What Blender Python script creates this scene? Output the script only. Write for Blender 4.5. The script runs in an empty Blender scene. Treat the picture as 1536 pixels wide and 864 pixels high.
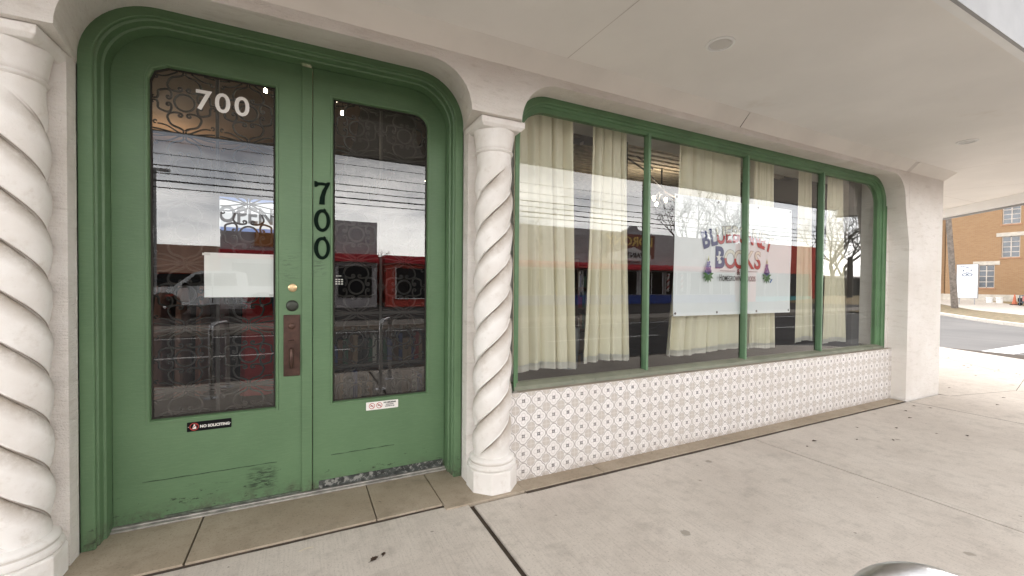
import bpy, math, random
from mathutils import Vector, Matrix, geometry
random.seed(7)
R = math.radians
scene = bpy.context.scene
COL = scene.collection

# ------------------------------------------------------------------ helpers
def tag(o, label=None, cat=None, group=None, kind=None):
    if label: o['label'] = label
    if cat: o['category'] = cat
    if group: o['group'] = group
    if kind: o['kind'] = kind
    return o

def empty(name, loc, label=None, cat=None, group=None, rz=0.0):
    o = bpy.data.objects.new(name, None); COL.objects.link(o)
    o.location = loc; o.rotation_euler = (0, 0, rz); o.empty_display_size = .1
    return tag(o, label, cat, group)

WORLDLOC = {}
def wl(o):
    """world translation of an unrotated top-level empty (parts hold world coordinates)"""
    return WORLDLOC.get(o.name, Vector((0, 0, 0)))

class MB:
    def __init__(s): s.v = []; s.f = []
    def add(s, vs, fs):
        n = len(s.v); s.v += [tuple(p) for p in vs]; s.f += [tuple(n+i for i in f) for f in fs]; return s
    def box(s, x0, x1, y0, y1, z0, z1):
        return s.add([(x0,y0,z0),(x1,y0,z0),(x1,y1,z0),(x0,y1,z0),(x0,y0,z1),(x1,y0,z1),(x1,y1,z1),(x0,y1,z1)],
                     [(0,3,2,1),(4,5,6,7),(0,1,5,4),(1,2,6,5),(2,3,7,6),(3,0,4,7)])
    def cbox(s, c, d, rot=None):
        m = rot or Matrix.Identity(3); vs = []
        for z in (-.5,.5):
            for y, x in ((-.5,-.5),(-.5,.5),(.5,.5),(.5,-.5)):
                vs.append(Vector(c) + m @ Vector((x*d[0], y*d[1], z*d[2])))
        return s.add(vs, [(0,3,2,1),(4,5,6,7),(0,1,5,4),(1,2,6,5),(2,3,7,6),(3,0,4,7)])
    def quad(s, a, b, c, d): return s.add([a,b,c,d], [(0,1,2,3)])
    def grid(s, rows, closed=False):
        n = len(rows[0]); vs = [p for r in rows for p in r]; fs = []
        for i in range(len(rows)-1):
            for j in range(n if closed else n-1):
                k = (j+1) % n
                fs.append((i*n+j, i*n+k, (i+1)*n+k, (i+1)*n+j))
        return s.add(vs, fs)
    def tube(s, pts, r, n=8, cap=True, closed=False):
        pts = [Vector(p) for p in pts]; rows = []; m = len(pts)
        rr = r if isinstance(r, (list, tuple)) else [r]*m
        up = Vector((0,0,1)); prev = None
        for i, p in enumerate(pts):
            if closed: t = pts[(i+1) % m] - pts[i-1]
            else: t = (pts[min(i+1,m-1)] - pts[max(i-1,0)])
            if t.length < 1e-9: t = Vector((0,0,1))
            t.normalize()
            if prev is None:
                a = up if abs(t.z) < .9 else Vector((1,0,0)); u = t.cross(a).normalized()
            else:
                u = prev - t*prev.dot(t)
                if u.length < 1e-6: u = t.cross(Vector((1,0,0)))
                u.normalize()
            prev = u; w = t.cross(u)
            rows.append([p + (u*math.cos(2*math.pi*k/n) + w*math.sin(2*math.pi*k/n))*rr[i] for k in range(n)])
        if closed: rows.append(rows[0])
        s.grid(rows, True)
        if cap and not closed:
            s.add(rows[0], [tuple(range(n))[::-1]]); s.add(rows[-1], [tuple(range(n))])
        return s
    def cyl(s, a, b, r, n=20): return s.tube([a, b], r, n)
    def lathe(s, c, prof, n=32, axis='z', rot=0):
        rows = []
        for r, h in prof:
            row = []
            for k in range(n):
                a = 2*math.pi*k/n + rot; x, y = r*math.cos(a), r*math.sin(a)
                if axis == 'z': row.append((c[0]+x, c[1]+y, c[2]+h))
                elif axis == 'y': row.append((c[0]+x, c[1]+h, c[2]-y))
                else: row.append((c[0]+h, c[1]+x, c[2]+y))
            rows.append(row)
        s.grid(rows, True)
        s.add(rows[0], [tuple(range(n))[::-1]]); s.add(rows[-1], [tuple(range(n))])
        return s
    def poly(s, outer, holes, y0, y1=None, mp=None, sides=True):
        """outline(s) given as (u,w) extruded; default map (u, y, w)"""
        mp = mp or (lambda u, w, d: (u, d, w))
        loops = [outer] + list(holes)
        tris = geometry.tessellate_polygon([[Vector((u, w, 0)) for u, w in l] for l in loops])
        flat = [p for l in loops for p in l]
        s.add([mp(u, w, y0) for u, w in flat], [tuple(t) for t in tris])
        if y1 is not None:
            s.add([mp(u, w, y1) for u, w in flat], [tuple(t)[::-1] for t in tris])
            if sides:
                for l in loops:
                    n = len(l)
                    s.add([mp(u, w, y0) for u, w in l] + [mp(u, w, y1) for u, w in l],
                          [(i, (i+1) % n, n+(i+1) % n, n+i) for i in range(n)])
        return s
    def build(s, name, mat, parent=None, smooth=False, bevel=0, loc=None, seg=2, angle=40, normals=True):
        me = bpy.data.meshes.new(name); me.from_pydata(s.v, [], s.f); me.update()
        import bmesh
        bm = bmesh.new(); bm.from_mesh(me)
        if normals:
            bmesh.ops.remove_doubles(bm, verts=bm.verts, dist=1e-5)
            bmesh.ops.recalc_face_normals(bm, faces=bm.faces)
        bm.to_mesh(me); bm.free()
        if smooth:
            me.polygons.foreach_set('use_smooth', [True]*len(me.polygons))
            try: me.set_sharp_from_angle(angle=R(angle))
            except Exception: pass
        if mat: me.materials.append(mat)
        o = bpy.data.objects.new(name, me); COL.objects.link(o)
        if bevel:
            b = o.modifiers.new('bevel', 'BEVEL'); b.width = bevel; b.segments = seg; b.limit_method = 'ANGLE'; b.angle_limit = R(40)
        if parent is not None:
            o.parent = parent
        if loc is not None: o.location = loc
        return o

def shift(o, v):
    """move mesh data by v (world coords -> local of a located empty)"""
    o.data.transform(Matrix.Translation(v)); return o

def thing(name, base, label, cat, group=None):
    """Empty at base; returns (root, add) where add(mb, name, mat, ...) takes world coordinates"""
    root = empty(name, base, label, cat, group); off = -Vector(base)
    def add(mb, nm, mat, parent=None, **k):
        lab = k.pop('label', None)
        o = mb.build(nm, mat, parent or root, **k); shift(o, off)
        if lab: o['label'] = lab
        return o
    return root, add

# ---- materials
class NT:
    def __init__(s, name):
        s.m = bpy.data.materials.new(name); s.m.use_nodes = True; s.t = s.m.node_tree; s.t.nodes.clear()
        s.out = s.t.nodes.new('ShaderNodeOutputMaterial')
    def n(s, typ, **k):
        nd = s.t.nodes.new(typ)
        for a, b in k.items(): setattr(nd, a, b)
        return nd
    def l(s, a, b): s.t.links.new(a, b)
    def val(s, sock, v):
        if hasattr(v, 'is_output') or isinstance(v, bpy.types.NodeSocket): s.l(v, sock)
        else: sock.default_value = v
    def math(s, op, a, b=None, c=None, clamp=False):
        nd = s.n('ShaderNodeMath', operation=op, use_clamp=clamp)
        for i, v in enumerate((a, b, c)):
            if v is not None: s.val(nd.inputs[i], v)
        return nd.outputs[0]
    def mix(s, f, a, b, blend='MIX'):
        nd = s.n('ShaderNodeMix', data_type='RGBA', blend_type=blend)
        s.val(nd.inputs[0], f); s.val(nd.inputs[6], a if not isinstance(a, tuple) else (*a[:3], 1)); s.val(nd.inputs[7], b if not isinstance(b, tuple) else (*b[:3], 1))
        return nd.outputs[2]
    def coord(s): return s.n('ShaderNodeTexCoord').outputs['Object']
    def mapping(s, v, sc=(1,1,1), loc=(0,0,0)):
        nd = s.n('ShaderNodeMapping'); nd.inputs['Scale'].default_value = sc; nd.inputs['Location'].default_value = loc; s.l(v, nd.inputs[0]); return nd.outputs[0]
    def noise(s, v, scale, detail=4, rough=.55, out=0):
        nd = s.n('ShaderNodeTexNoise'); s.l(v, nd.inputs['Vector']); nd.inputs['Scale'].default_value = scale
        nd.inputs['Detail'].default_value = detail; nd.inputs['Roughness'].default_value = rough; return nd.outputs[out]
    def vor(s, v, scale, feature='F1'):
        nd = s.n('ShaderNodeTexVoronoi', feature=feature); s.l(v, nd.inputs['Vector']); nd.inputs['Scale'].default_value = scale; return nd.outputs['Distance']
    def ramp(s, v, a, b):
        nd = s.n('ShaderNodeMapRange'); nd.clamp = True; nd.interpolation_type = 'SMOOTHSTEP'
        s.l(v, nd.inputs[0]); nd.inputs[1].default_value = a; nd.inputs[2].default_value = b; return nd.outputs[0]
    def sep(s, v):
        nd = s.n('ShaderNodeSeparateXYZ'); s.l(v, nd.inputs[0]); return nd.outputs
    def bump(s, h, strength=.3, dist=.01, normal=None):
        nd = s.n('ShaderNodeBump'); nd.inputs['Strength'].default_value = strength; nd.inputs['Distance'].default_value = dist
        s.l(h, nd.inputs['Height'])
        if normal is not None: s.l(normal, nd.inputs['Normal'])
        return nd.outputs[0]
    def principled(s, col, rough=.6, metal=0, normal=None, spec=.5, **k):
        p = s.n('ShaderNodeBsdfPrincipled'); s.val(p.inputs['Base Color'], col if not isinstance(col, tuple) else (*col[:3], 1))
        s.val(p.inputs['Roughness'], rough); p.inputs['Metallic'].default_value = metal; p.inputs['Specular IOR Level'].default_value = spec
        if normal is not None: s.l(normal, p.inputs['Normal'])
        for a, b in k.items(): s.val(p.inputs[a.replace('_', ' ')], b)
        s.l(p.outputs[0], s.out.inputs[0]); return p

def mat(name, col, rough=.6, metal=0, var=.08, vs=3, bump=0, bs=60, spec=.5, dark=None, dsc=(1,1,1), dth=(.62,.75), dn=8):
    t = NT(name); c = t.coord()
    n1 = t.noise(c, vs, 5)
    lo = tuple(x*(1-var) for x in col); hi = tuple(min(1, x*(1+var)) for x in col)
    cc = t.mix(t.ramp(n1, .3, .7), lo, hi)
    if dark:
        n2 = t.noise(t.mapping(c, dsc), dn, 6, .65)
        cc = t.mix(t.ramp(n2, *dth), cc, dark)
    nm = None
    if bump:
        nm = t.bump(t.noise(c, bs, 5, .6), bump, .01)
    t.principled(cc, rough, metal, nm, spec)
    return t.m

def emis(name, col, s):
    t = NT(name); e = t.n('ShaderNodeEmission'); e.inputs[0].default_value = (*col, 1); e.inputs[1].default_value = s
    t.l(e.outputs[0], t.out.inputs[0]); return t.m

# white stucco
def stucco():
    t = NT('white stucco'); c = t.coord()
    base = t.mix(t.ramp(t.noise(c, 1.6, 5), .35, .7), (.70,.66,.61), (.79,.76,.72))
    streak = t.noise(t.mapping(c, (2.2, 2.2, 9)), 2.5, 6, .7)
    base = t.mix(t.math('MULTIPLY', t.ramp(streak, .50, .74), .42), base, (.50,.45,.39))
    fine = t.noise(c, 38, 4, .7)
    base = t.mix(t.math('MULTIPLY', t.ramp(fine, .66, .8), .35), base, (.42,.38,.33))
    h = t.math('ADD', t.noise(t.mapping(c, (1,1,4.5)), 16, 6, .65), t.math('MULTIPLY', t.noise(c, 130, 3), .4))
    t.principled(base, .75, 0, t.bump(h, .95, .012), .3)
    return t.m
M_stucco = stucco()

def column_mat():
    t = NT('weathered white column plaster'); c = t.coord()
    base = t.mix(t.ramp(t.noise(c, 5, 5), .35, .7), (.72,.69,.65), (.80,.78,.75))
    w = t.noise(c, 16, 6, .7)
    base = t.mix(t.math('MULTIPLY', t.ramp(w, .52, .76), .42), base, (.50,.44,.37))
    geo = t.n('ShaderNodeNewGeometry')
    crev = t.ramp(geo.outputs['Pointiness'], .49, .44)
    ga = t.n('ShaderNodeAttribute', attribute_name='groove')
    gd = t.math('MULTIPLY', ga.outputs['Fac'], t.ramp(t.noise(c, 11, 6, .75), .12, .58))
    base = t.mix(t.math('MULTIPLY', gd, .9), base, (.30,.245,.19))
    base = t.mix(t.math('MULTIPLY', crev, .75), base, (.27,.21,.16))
    h = t.math('ADD', t.noise(c, 30, 5, .6), t.math('MULTIPLY', t.noise(c, 150, 3), .4))
    t.principled(base, .65, 0, t.bump(h, .4, .006), .35)
    return t.m
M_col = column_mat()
M_ceil = mat('painted canopy ceiling', (.80,.78,.75), .8, var=.05, vs=.9, bump=.12, bs=14, dark=(.66,.61,.54), dth=(.60,.85), dn=1.6)
M_cove = mat('painted cove board', (.76,.73,.68), .75, var=.05, vs=2, bump=.15, bs=30, dark=(.5,.44,.37), dth=(.70,.85), dn=14)
M_dark = mat('dark gap', (.03,.026,.022), .9)
M_seam = mat('ceiling seam shade', (.58,.55,.51), .9)
M_drip = mat('grey drip edge metal', (.30,.30,.30), .5, var=.1)
M_white = mat('white gloss paint', (.8,.8,.79), .4, var=.03)

def green_paint():
    t = NT('green door paint'); c = t.coord(); x, y, z = t.sep(c)
    base = t.mix(t.ramp(t.noise(c, 2.2, 5), .3, .7), (.092,.168,.083), (.110,.196,.098))
    br = t.noise(t.mapping(c, (6, 6, 60)), 3, 4, .6)
    base = t.mix(t.math('MULTIPLY', t.ramp(br, .42, .72), .28), base, (.145,.235,.125))
    chips = t.noise(t.mapping(c, (1, 1, 2.6)), 13, 8, .75)
    low = t.ramp(z, .42, .04)
    th = t.math('ADD', chips, t.math('MULTIPLY', low, .12))
    base = t.mix(t.ramp(th, .70, .745), base, (.025,.045,.022))
    def patch(x0_, x1_, z0_, z1_, s_):
        return t.math('MULTIPLY', t.math('MULTIPLY', t.ramp(x, x0_-s_, x0_+s_), t.ramp(x, x1_+s_, x1_-s_)), t.math('MULTIPLY', t.ramp(z, z0_-s_, z0_+s_), t.ramp(z, z1_+s_, z1_-s_)))
    wn_ = t.noise(t.mapping(c, (1, 1, 5)), 16, 7, .75)
    for box_, lo_, k_ in (((-.30,-.155,.10,.235,.03),.44,.85), ((-.62,-.30,.14,.22,.04),.56,.5), ((.36,.50,.52,.60,.02),.60,.5), ((-.12,-.03,1.42,1.62,.05),.50,.45), ((.065,.13,1.46,1.56,.03),.46,.6), ((-.93,-.86,1.2,1.9,.05),.58,.5)):
        base = t.mix(t.math('MULTIPLY', t.math('MULTIPLY', patch(*box_), t.ramp(wn_, lo_, lo_+.12)), k_), base, (.02,.035,.02))
    c2 = t.noise(c, 33, 5, .7)
    base = t.mix(t.ramp(c2, .755, .78), base, (.25,.24,.18))
    dirt = t.ramp(z, .16, .0)
    base = t.mix(t.math('MULTIPLY', dirt, t.ramp(t.noise(c, 20, 5, .7), .4, .65)), base, (.07,.075,.05))
    h = t.math('ADD', t.math('MULTIPLY', br, .6), t.math('MULTIPLY', t.noise(c, 70, 4), .5))
    t.principled(base, t.math('ADD', t.math('MULTIPLY', t.noise(c, 8), .2), .38), 0, t.bump(h, .25, .004), .45)
    return t.m
M_green = green_paint()
M_green2 = mat('dull green frame paint', (.095,.19,.09), .5, var=.12, vs=5, bump=.1, bs=60, dark=(.06,.08,.05), dth=(.66,.75), dn=20)
M_mull = mat('pale green mullion paint', (.12,.22,.125), .4, var=.08, vs=6)
M_sill = mat('weathered grey green sill', (.20,.21,.155), .65, var=.15, vs=5, bump=.2, bs=50, dark=(.07,.08,.06), dth=(.62,.75), dn=12)

def concrete(name, a, b, stain=(.27,.24,.20), stripe=True):
    t = NT(name); c = t.coord()
    base = t.mix(t.ramp(t.noise(c, 1.3, 6, .6), .3, .7), a, b)
    base = t.mix(t.math('MULTIPLY', t.ramp(t.noise(c, 9, 6, .7), .45, .75), .5), base, tuple(x*.72 for x in a))
    br = t.noise(t.mapping(c, (70, 2.5, 1)), 1.5, 4, .6)
    if stripe: base = t.mix(t.math('MULTIPLY', t.ramp(br, .45, .75), .30), base, tuple(x*.6 for x in a))
    sp = t.noise(c, 90, 3, .7)
    base = t.mix(t.math('MULTIPLY', t.ramp(sp, .54, .70), .62), base, tuple(x*.55 for x in a))
    pit = t.noise(c, 38, 6, .75)
    base = t.mix(t.math('MULTIPLY', t.ramp(pit, .60, .72), .42), base, tuple(x*.55 for x in a))
    blot = t.noise(t.mapping(c, (1,1.5,1)), 3.1, 7, .7)
    base = t.mix(t.math('MULTIPLY', t.ramp(blot, .54, .70), .42), base, tuple(x*.62 for x in a))
    # gum spots, round flattened stains
    nd = t.n('ShaderNodeTexVoronoi', feature='F1'); t.l(t.mapping(c, (1,1,0)), nd.inputs['Vector']); nd.inputs['Scale'].default_value = 2.2
    sel = t.math('GREATER_THAN', t.sep(nd.outputs['Color'])[0], .30)
    wob = t.math('ADD', nd.outputs['Distance'], t.math('MULTIPLY', t.math('SUBTRACT', t.noise(c, 25, 4), .5), .12))
    base = t.mix(t.math('MULTIPLY', t.math('MULTIPLY', t.ramp(wob, .075, .050), sel), .72), base, stain)
    n2 = t.n('ShaderNodeTexVoronoi', feature='F1'); t.l(t.mapping(c, (1,1,0)), n2.inputs['Vector']); n2.inputs['Scale'].default_value = 6.5
    s2 = t.math('GREATER_THAN', t.sep(n2.outputs['Color'])[1], .55)
    w2 = t.math('ADD', n2.outputs['Distance'], t.math('MULTIPLY', t.math('SUBTRACT', t.noise(c, 60, 4), .5), .22))
    base = t.mix(t.math('MULTIPLY', t.math('MULTIPLY', t.ramp(w2, .060, .035), s2), .6), base, tuple(x*.6 for x in stain))
    h = t.math('ADD', t.math('MULTIPLY', br, .5 if stripe else 0), t.noise(c, 120, 4, .7))
    t.principled(base, .85, 0, t.bump(h, .35, .003), .25)
    return t.m
M_conc = concrete('broom finished sidewalk concrete', (.54,.485,.43), (.62,.565,.505))
M_conc2 = concrete('pale far concrete', (.60,.55,.49), (.68,.63,.57))
M_step = concrete('tan threshold stone', (.33,.27,.20), (.42,.355,.275), (.14,.11,.08), False)
M_joint = mat('brown joint filler', (.065,.048,.035), .95, var=.3, vs=12)

def asphalt():
    t = NT('grey asphalt'); c = t.coord()
    b = t.mix(t.ramp(t.noise(c, .35, 5), .3, .7), (.135,.131,.131), (.178,.172,.169))
    lane = t.noise(t.mapping(c, (1.1, .06, 1)), 1.2, 3)
    b = t.mix(t.math('MULTIPLY', t.ramp(lane, .5, .7), .4), b, (.12,.117,.116))
    b = t.mix(t.math('MULTIPLY', t.ramp(t.noise(c, 150, 2), .55, .75), .5), b, (.24,.23,.22))
    t.principled(b, .85, 0, t.bump(t.noise(c, 120, 3), .4, .004), .3); return t.m
M_asph = asphalt()
M_lot = mat('old parking lot asphalt', (.055,.05,.048), .9, var=.2, vs=.6, bump=.2, bs=60)
M_paint = mat('white road paint', (.78,.77,.75), .7, var=.08, vs=6, dark=(.3,.3,.3), dth=(.64,.8), dn=10)
M_dirt = mat('dry verge soil and grass', (.22,.165,.10), .95, var=.35, vs=4, bump=.6, bs=14, dark=(.12,.13,.05), dth=(.5,.62), dn=5)
M_grass = mat('dry winter lawn', (.30,.235,.13), .95, var=.25, vs=3, bump=.5, bs=30, dark=(.17,.16,.07), dth=(.55,.7), dn=3)

def tiles():
    T = .127; t = NT('patterned ceramic tile'); c = t.coord(); x, y, z = t.sep(c)
    u = t.math('SUBTRACT', t.math('FRACT', t.math('ADD', t.math('DIVIDE', t.math('SUBTRACT', x, 1.421), T), 100.5)), .5)
    v = t.math('SUBTRACT', t.math('FRACT', t.math('ADD', t.math('DIVIDE', t.math('SUBTRACT', z, .577), T), 100.5)), .5)
    a = t.math('ABSOLUTE', u); b = t.math('ABSOLUTE', v)
    def ln(p, q): return t.math('SQRT', t.math('ADD', t.math('MULTIPLY', p, p), t.math('MULTIPLY', q, q)))
    d = t.math('MINIMUM', ln(t.math('SUBTRACT', a, .20), b), ln(a, t.math('SUBTRACT', b, .20)))
    def band(val, w0, w): return t.math('LESS_THAN', t.math('ABSOLUTE', t.math('SUBTRACT', val, w0)), w)
    white = (.80,.775,.755); taupe = (.52,.475,.43)
    rc = ln(t.math('SUBTRACT', .5, a), t.math('SUBTRACT', .5, b))      # distance to the tile corner
    col = t.mix(t.math('LESS_THAN', rc, .245), white, taupe)
    col = t.mix(band(rc, .245, .012), col, (.34,.31,.29))
    col = t.mix(t.math('MULTIPLY', t.math('LESS_THAN', rc, .25), t.math('LESS_THAN', t.math('MINIMUM', t.math('SUBTRACT', .5, a), t.math('SUBTRACT', .5, b)), .020)), col, (.72,.69,.66))
    col = t.mix(band(d, .268, .019), col, (.21,.19,.175))
    col = t.mix(band(d, .115, .012), col, (.50,.47,.46))
    pet = ln(t.math('SUBTRACT', a, .050), t.math('SUBTRACT', b, .050))
    col = t.mix(t.math('LESS_THAN', pet, .046), col, (.045,.045,.055))
    edge = t.math('MINIMUM', t.math('SUBTRACT', .5, a), t.math('SUBTRACT', .5, b))
    col = t.mix(t.math('MULTIPLY', t.math('LESS_THAN', edge, .007), .8), col, (.50,.46,.42))
    var = t.noise(c, 6, 3)
    wn = t.n('ShaderNodeTexWhiteNoise', noise_dimensions='2D'); cb = t.n('ShaderNodeCombineXYZ')
    t.l(t.math('FLOOR', t.math('ADD', t.math('DIVIDE', t.math('SUBTRACT', x, 1.421), T), 100.5)), cb.inputs[0]); t.l(t.math('FLOOR', t.math('ADD', t.math('DIVIDE', t.math('SUBTRACT', z, .577), T), 100.5)), cb.inputs[1]); t.l(cb.outputs[0], wn.inputs['Vector'])
    col = t.mix(t.math('MULTIPLY', wn.outputs['Value'], .22), col, (.52,.47,.42))
    col = t.mix(t.math('MULTIPLY', t.ramp(var, .4, .7), .12), col, (.5,.45,.4))
    grime = t.math('MULTIPLY', t.ramp(z, .10, .0), t.ramp(t.noise(c, 18, 5), .35, .65))
    col = t.mix(t.math('MULTIPLY', grime, .5), col, (.3,.25,.2))
    t.principled(col, .32, 0, t.bump(t.ramp(edge, 0, .012), .5, .001), .5)
    return t.m
M_tile = tiles()

def glass():
    t = NT('clear shop glass')
    geo = t.n('ShaderNodeNewGeometry'); dp = t.n('ShaderNodeVectorMath', operation='DOT_PRODUCT'); t.l(geo.outputs['Normal'], dp.inputs[0]); t.l(geo.outputs['Incoming'], dp.inputs[1])
    ca = t.math('ABSOLUTE', dp.outputs['Value'])
    f1 = t.math('ADD', .042, t.math('MULTIPLY', .958, t.math('POWER', t.math('SUBTRACT', 1, ca), 5)))
    f2 = t.math('DIVIDE', t.math('MULTIPLY', f1, 2), t.math('ADD', f1, 1))     # both faces of the pane
    tr = t.n('ShaderNodeBsdfTransparent'); tr.inputs[0].default_value = (.86,.88,.86,1)
    gl = t.n('ShaderNodeBsdfGlossy'); gl.inputs['Roughness'].default_value = 0.0; gl.inputs[0].default_value = (1,1,1,1)
    c = t.coord()
    t.l(t.bump(t.noise(c, 1.3, 1), .05, .01), gl.inputs['Normal'])
    mx = t.n('ShaderNodeMixShader'); t.l(f2, mx.inputs[0]); t.l(tr.outputs[0], mx.inputs[1]); t.l(gl.outputs[0], mx.inputs[2])
    t.l(mx.outputs[0], t.out.inputs[0]); return t.m
M_glass = glass()

def fabric(name, col, trans=.35):
    t = NT(name); c = t.coord()
    cc = t.mix(t.ramp(t.noise(t.mapping(c, (1,1,.3)), 5, 4), .3, .7), tuple(x*.93 for x in col), col)
    nm = t.bump(t.noise(t.mapping(c, (300, 300, 300)), 1, 2), .15, .002)
    d = t.n('ShaderNodeBsdfDiffuse'); t.l(cc, d.inputs[0]); t.l(nm, d.inputs['Normal'])
    tl = t.n('ShaderNodeBsdfTranslucent'); t.l(cc, tl.inputs[0])
    mx = t.n('ShaderNodeMixShader'); mx.inputs[0].default_value = trans
    t.l(d.outputs[0], mx.inputs[1]); t.l(tl.outputs[0], mx.inputs[2]); t.l(mx.outputs[0], t.out.inputs[0]); return t.m
M_curt = fabric('cream curtain cloth', (.83,.78,.62), .10)
M_hem = fabric('white curtain hem', (.74,.72,.66))
M_iron = mat('black wrought iron', (.018,.015,.013), .6, 0, spec=.35)
M_ironl = M_iron
M_bronze = mat('aged bronze hardware', (.075,.042,.032), .42, .6, var=.25, vs=20)
M_brass = mat('worn brass', (.62,.47,.27), .3, .9, var=.2, vs=60)
M_dgreen = mat('dark green number paint', (.005,.012,.008), .8, var=.2, vs=30, spec=.05)
M_black = mat('black plastic', (.006,.006,.007), .6, spec=.1)
M_red = mat('red print', (.45,.04,.03), .5)
M_print = mat('black print', (.02,.02,.022), .5)
M_vinyl = mat('white vinyl lettering', (.8,.78,.74), .5, var=.02)
M_paper = mat('blank white paper', (.86,.88,.89), .6, var=.015, vs=6, bump=.1, bs=8)
M_steel = mat('brushed stainless steel', (.62,.62,.63), .28, 1.0, var=.1, vs=30, bump=.05, bs=200)
M_leaf = mat('dry brown leaf', (.055,.03,.018), .8, var=.4, vs=40)
M_twig = mat('pale straw twig', (.6,.54,.42), .8)
M_wood = mat('brown shelf wood', (.085,.045,.026), .55, var=.25, vs=8)
M_slat = mat('bare lattice wood', (.62,.52,.40), .7, var=.2, vs=12)
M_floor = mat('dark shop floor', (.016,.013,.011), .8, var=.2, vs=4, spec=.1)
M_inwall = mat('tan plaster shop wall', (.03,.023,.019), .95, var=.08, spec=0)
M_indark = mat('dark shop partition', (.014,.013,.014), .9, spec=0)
M_bark = mat('grey bark', (.035,.03,.026), .9, var=.3, vs=12, bump=.4, bs=30)
M_pole = mat('weathered utility pole wood', (.17,.145,.125), .9, var=.3, vs=6, bump=.4, bs=30)

# text
def text_mb(txt, size, bold=0.0, sx=1.0, depth=.002):
    cu = bpy.data.curves.new('t', 'FONT'); cu.body = txt; cu.size = size; cu.offset = bold; cu.align_x = 'CENTER'; cu.align_y = 'BOTTOM_BASELINE'
    cu.resolution_u = 4; cu.extrude = depth/2
    o = bpy.data.objects.new('t', cu); COL.objects.link(o)
    bpy.context.view_layer.update()
    me = bpy.data.meshes.new_from_object(o.evaluated_get(bpy.context.evaluated_depsgraph_get()))
    vs = [tuple(v.co) for v in me.vertices]; fs = [tuple(p.vertices) for p in me.polygons]
    bpy.data.objects.remove(o); bpy.data.curves.remove(cu); bpy.data.meshes.remove(me)
    return [(x*sx, y, z) for x, y, z in vs], fs
def put_text(mb, txt, x, y, z, size, bold=0., sx=1., sz=1., rot=0., depth=.002, flip=False):
    """text facing -y (or +y when flip) with its baseline centre at x,z"""
    vs, fs = text_mb(txt, size, bold, sx, depth); ca, sa = math.cos(rot), math.sin(rot)
    out = []
    for a, b, c in vs:
        b *= sz; p, q = a*ca - b*sa, a*sa + b*ca
        out.append((x + (-p if flip else p), y - (c if not flip else -c), z + q))
    mb.add(out, fs); return mb

def circ(cx, cz, r, n=24, sx=1, sz=1): return [(cx + r*sx*math.cos(2*math.pi*i/n), cz + r*sz*math.sin(2*math.pi*i/n)) for i in range(n)]
def star(cx, cz, r, n=5): return [(cx + (r if i % 2 == 0 else r*.4)*math.sin(math.pi*i/n), cz + (r if i % 2 == 0 else r*.4)*math.cos(math.pi*i/n)) for i in range(2*n)]

def rr(xl, xr, z0, zt, rl, rg, n=14):
    p = [(xl, z0)]
    for i in range(n+1):
        a = math.pi - (math.pi/2)*i/n; p.append((xl+rl + rl*math.cos(a), zt-rl + rl*math.sin(a)))
    for i in range(n+1):
        a = math.pi/2 - (math.pi/2)*i/n; p.append((xr-rg + rg*math.cos(a), zt-rg + rg*math.sin(a)))
    p.append((xr, z0)); return p
def loft(mb, seq):
    mb.grid([[(x, y, z) for x, z in path] for path, y in seq]); return mb

# ------------------------------------------------------------------ camera
cam_d = bpy.data.cameras.new('camera'); cam = bpy.data.objects.new('camera', cam_d); COL.objects.link(cam)
fw = Vector((0.44468779, 0.89554441, -0.01590537)); rt = Vector((0.89568547, -0.4446064, 0.00852623)); up = Vector((-5.63984649e-04, 1.80377157e-02, 9.99837148e-01))
mw = Matrix((rt, up, -fw)).transposed().to_4x4(); mw.translation = Vector((0, -2.6595, 1.41)); cam.matrix_world = mw
cam_d.sensor_width = 36; cam_d.lens = 633.8/1536*36; cam_d.shift_y = 5.2/1536; cam_d.clip_start = .05; cam_d.clip_end = 3000
scene.camera = cam

# ------------------------------------------------------------------ ground
def zg(x, y=0):
    if x < 6.5: return 0.0
    if x < 13: return -.05*(x-6.5)/6.5
    return -.05
# under-sheet reaching to the horizon (roads)
mb = MB()
mb.box(-1500, 1500, -1500, 1500, -1.0, -.135)
tag(mb.build('road', M_asph), 'grey asphalt road running past the corner', None, None, 'structure')

v = MB(); v.box(-1400, 1400, -11.0, -3.9, -.134, -.1335)
tag(v.build('main_road', mat('dark main road asphalt', (.045,.044,.045), .85, var=.2, vs=.5, bump=.2, bs=80)), 'dark asphalt main road in front of the shop', None, None, 'structure')
# near sidewalk slabs, with open joints over a dark bed
corner = [(10.3,-3.7),(11.6,-3.1),(12.5,-1.7),(13.0,-.6),(13.35,.4),(13.75,1.1),(14.25,2.0),(14.6,4.0),(14.7,14),(14.7,40)]
bed = MB(); poly = [(-20,-3.7)] + corner + [(7.6,40),(7.6,.45),(-20,.45)]
for a_, b_ in [(-20,6.5),(6.5,8),(8,10.1)]: bed.quad((a_,-3.69,zg(a_)-.014),(b_,-3.69,zg(b_)-.014),(b_,.45,zg(b_)-.014),(a_,.45,zg(a_)-.014))
for a_, b_ in [(7.6,9),(9,11),(11,12.9),(12.9,14.4)]: bed.quad((a_,.45,zg(a_)-.014),(b_,.45,zg(b_)-.014),(b_,40,zg(b_)-.014),(a_,40,zg(a_)-.014))
bed.add([(10.1,-3.69,zg(10.1)-.009),(11.5,-3.0,zg(11.5)-.009),(12.9,-.7,zg(12.9)-.009),(13.3,.45,zg(13.3)-.009),(10.1,.45,zg(10.1)-.009)], [(0,1,2,3,4)])
tag(bed.build('sidewalk_bed', M_joint), None, None, None, 'structure')
sl = MB(); xs = [-20,-17,-14,-11,-8,-5,-1.93,.955,.99,3.735,3.75,6.75,6.762]
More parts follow.
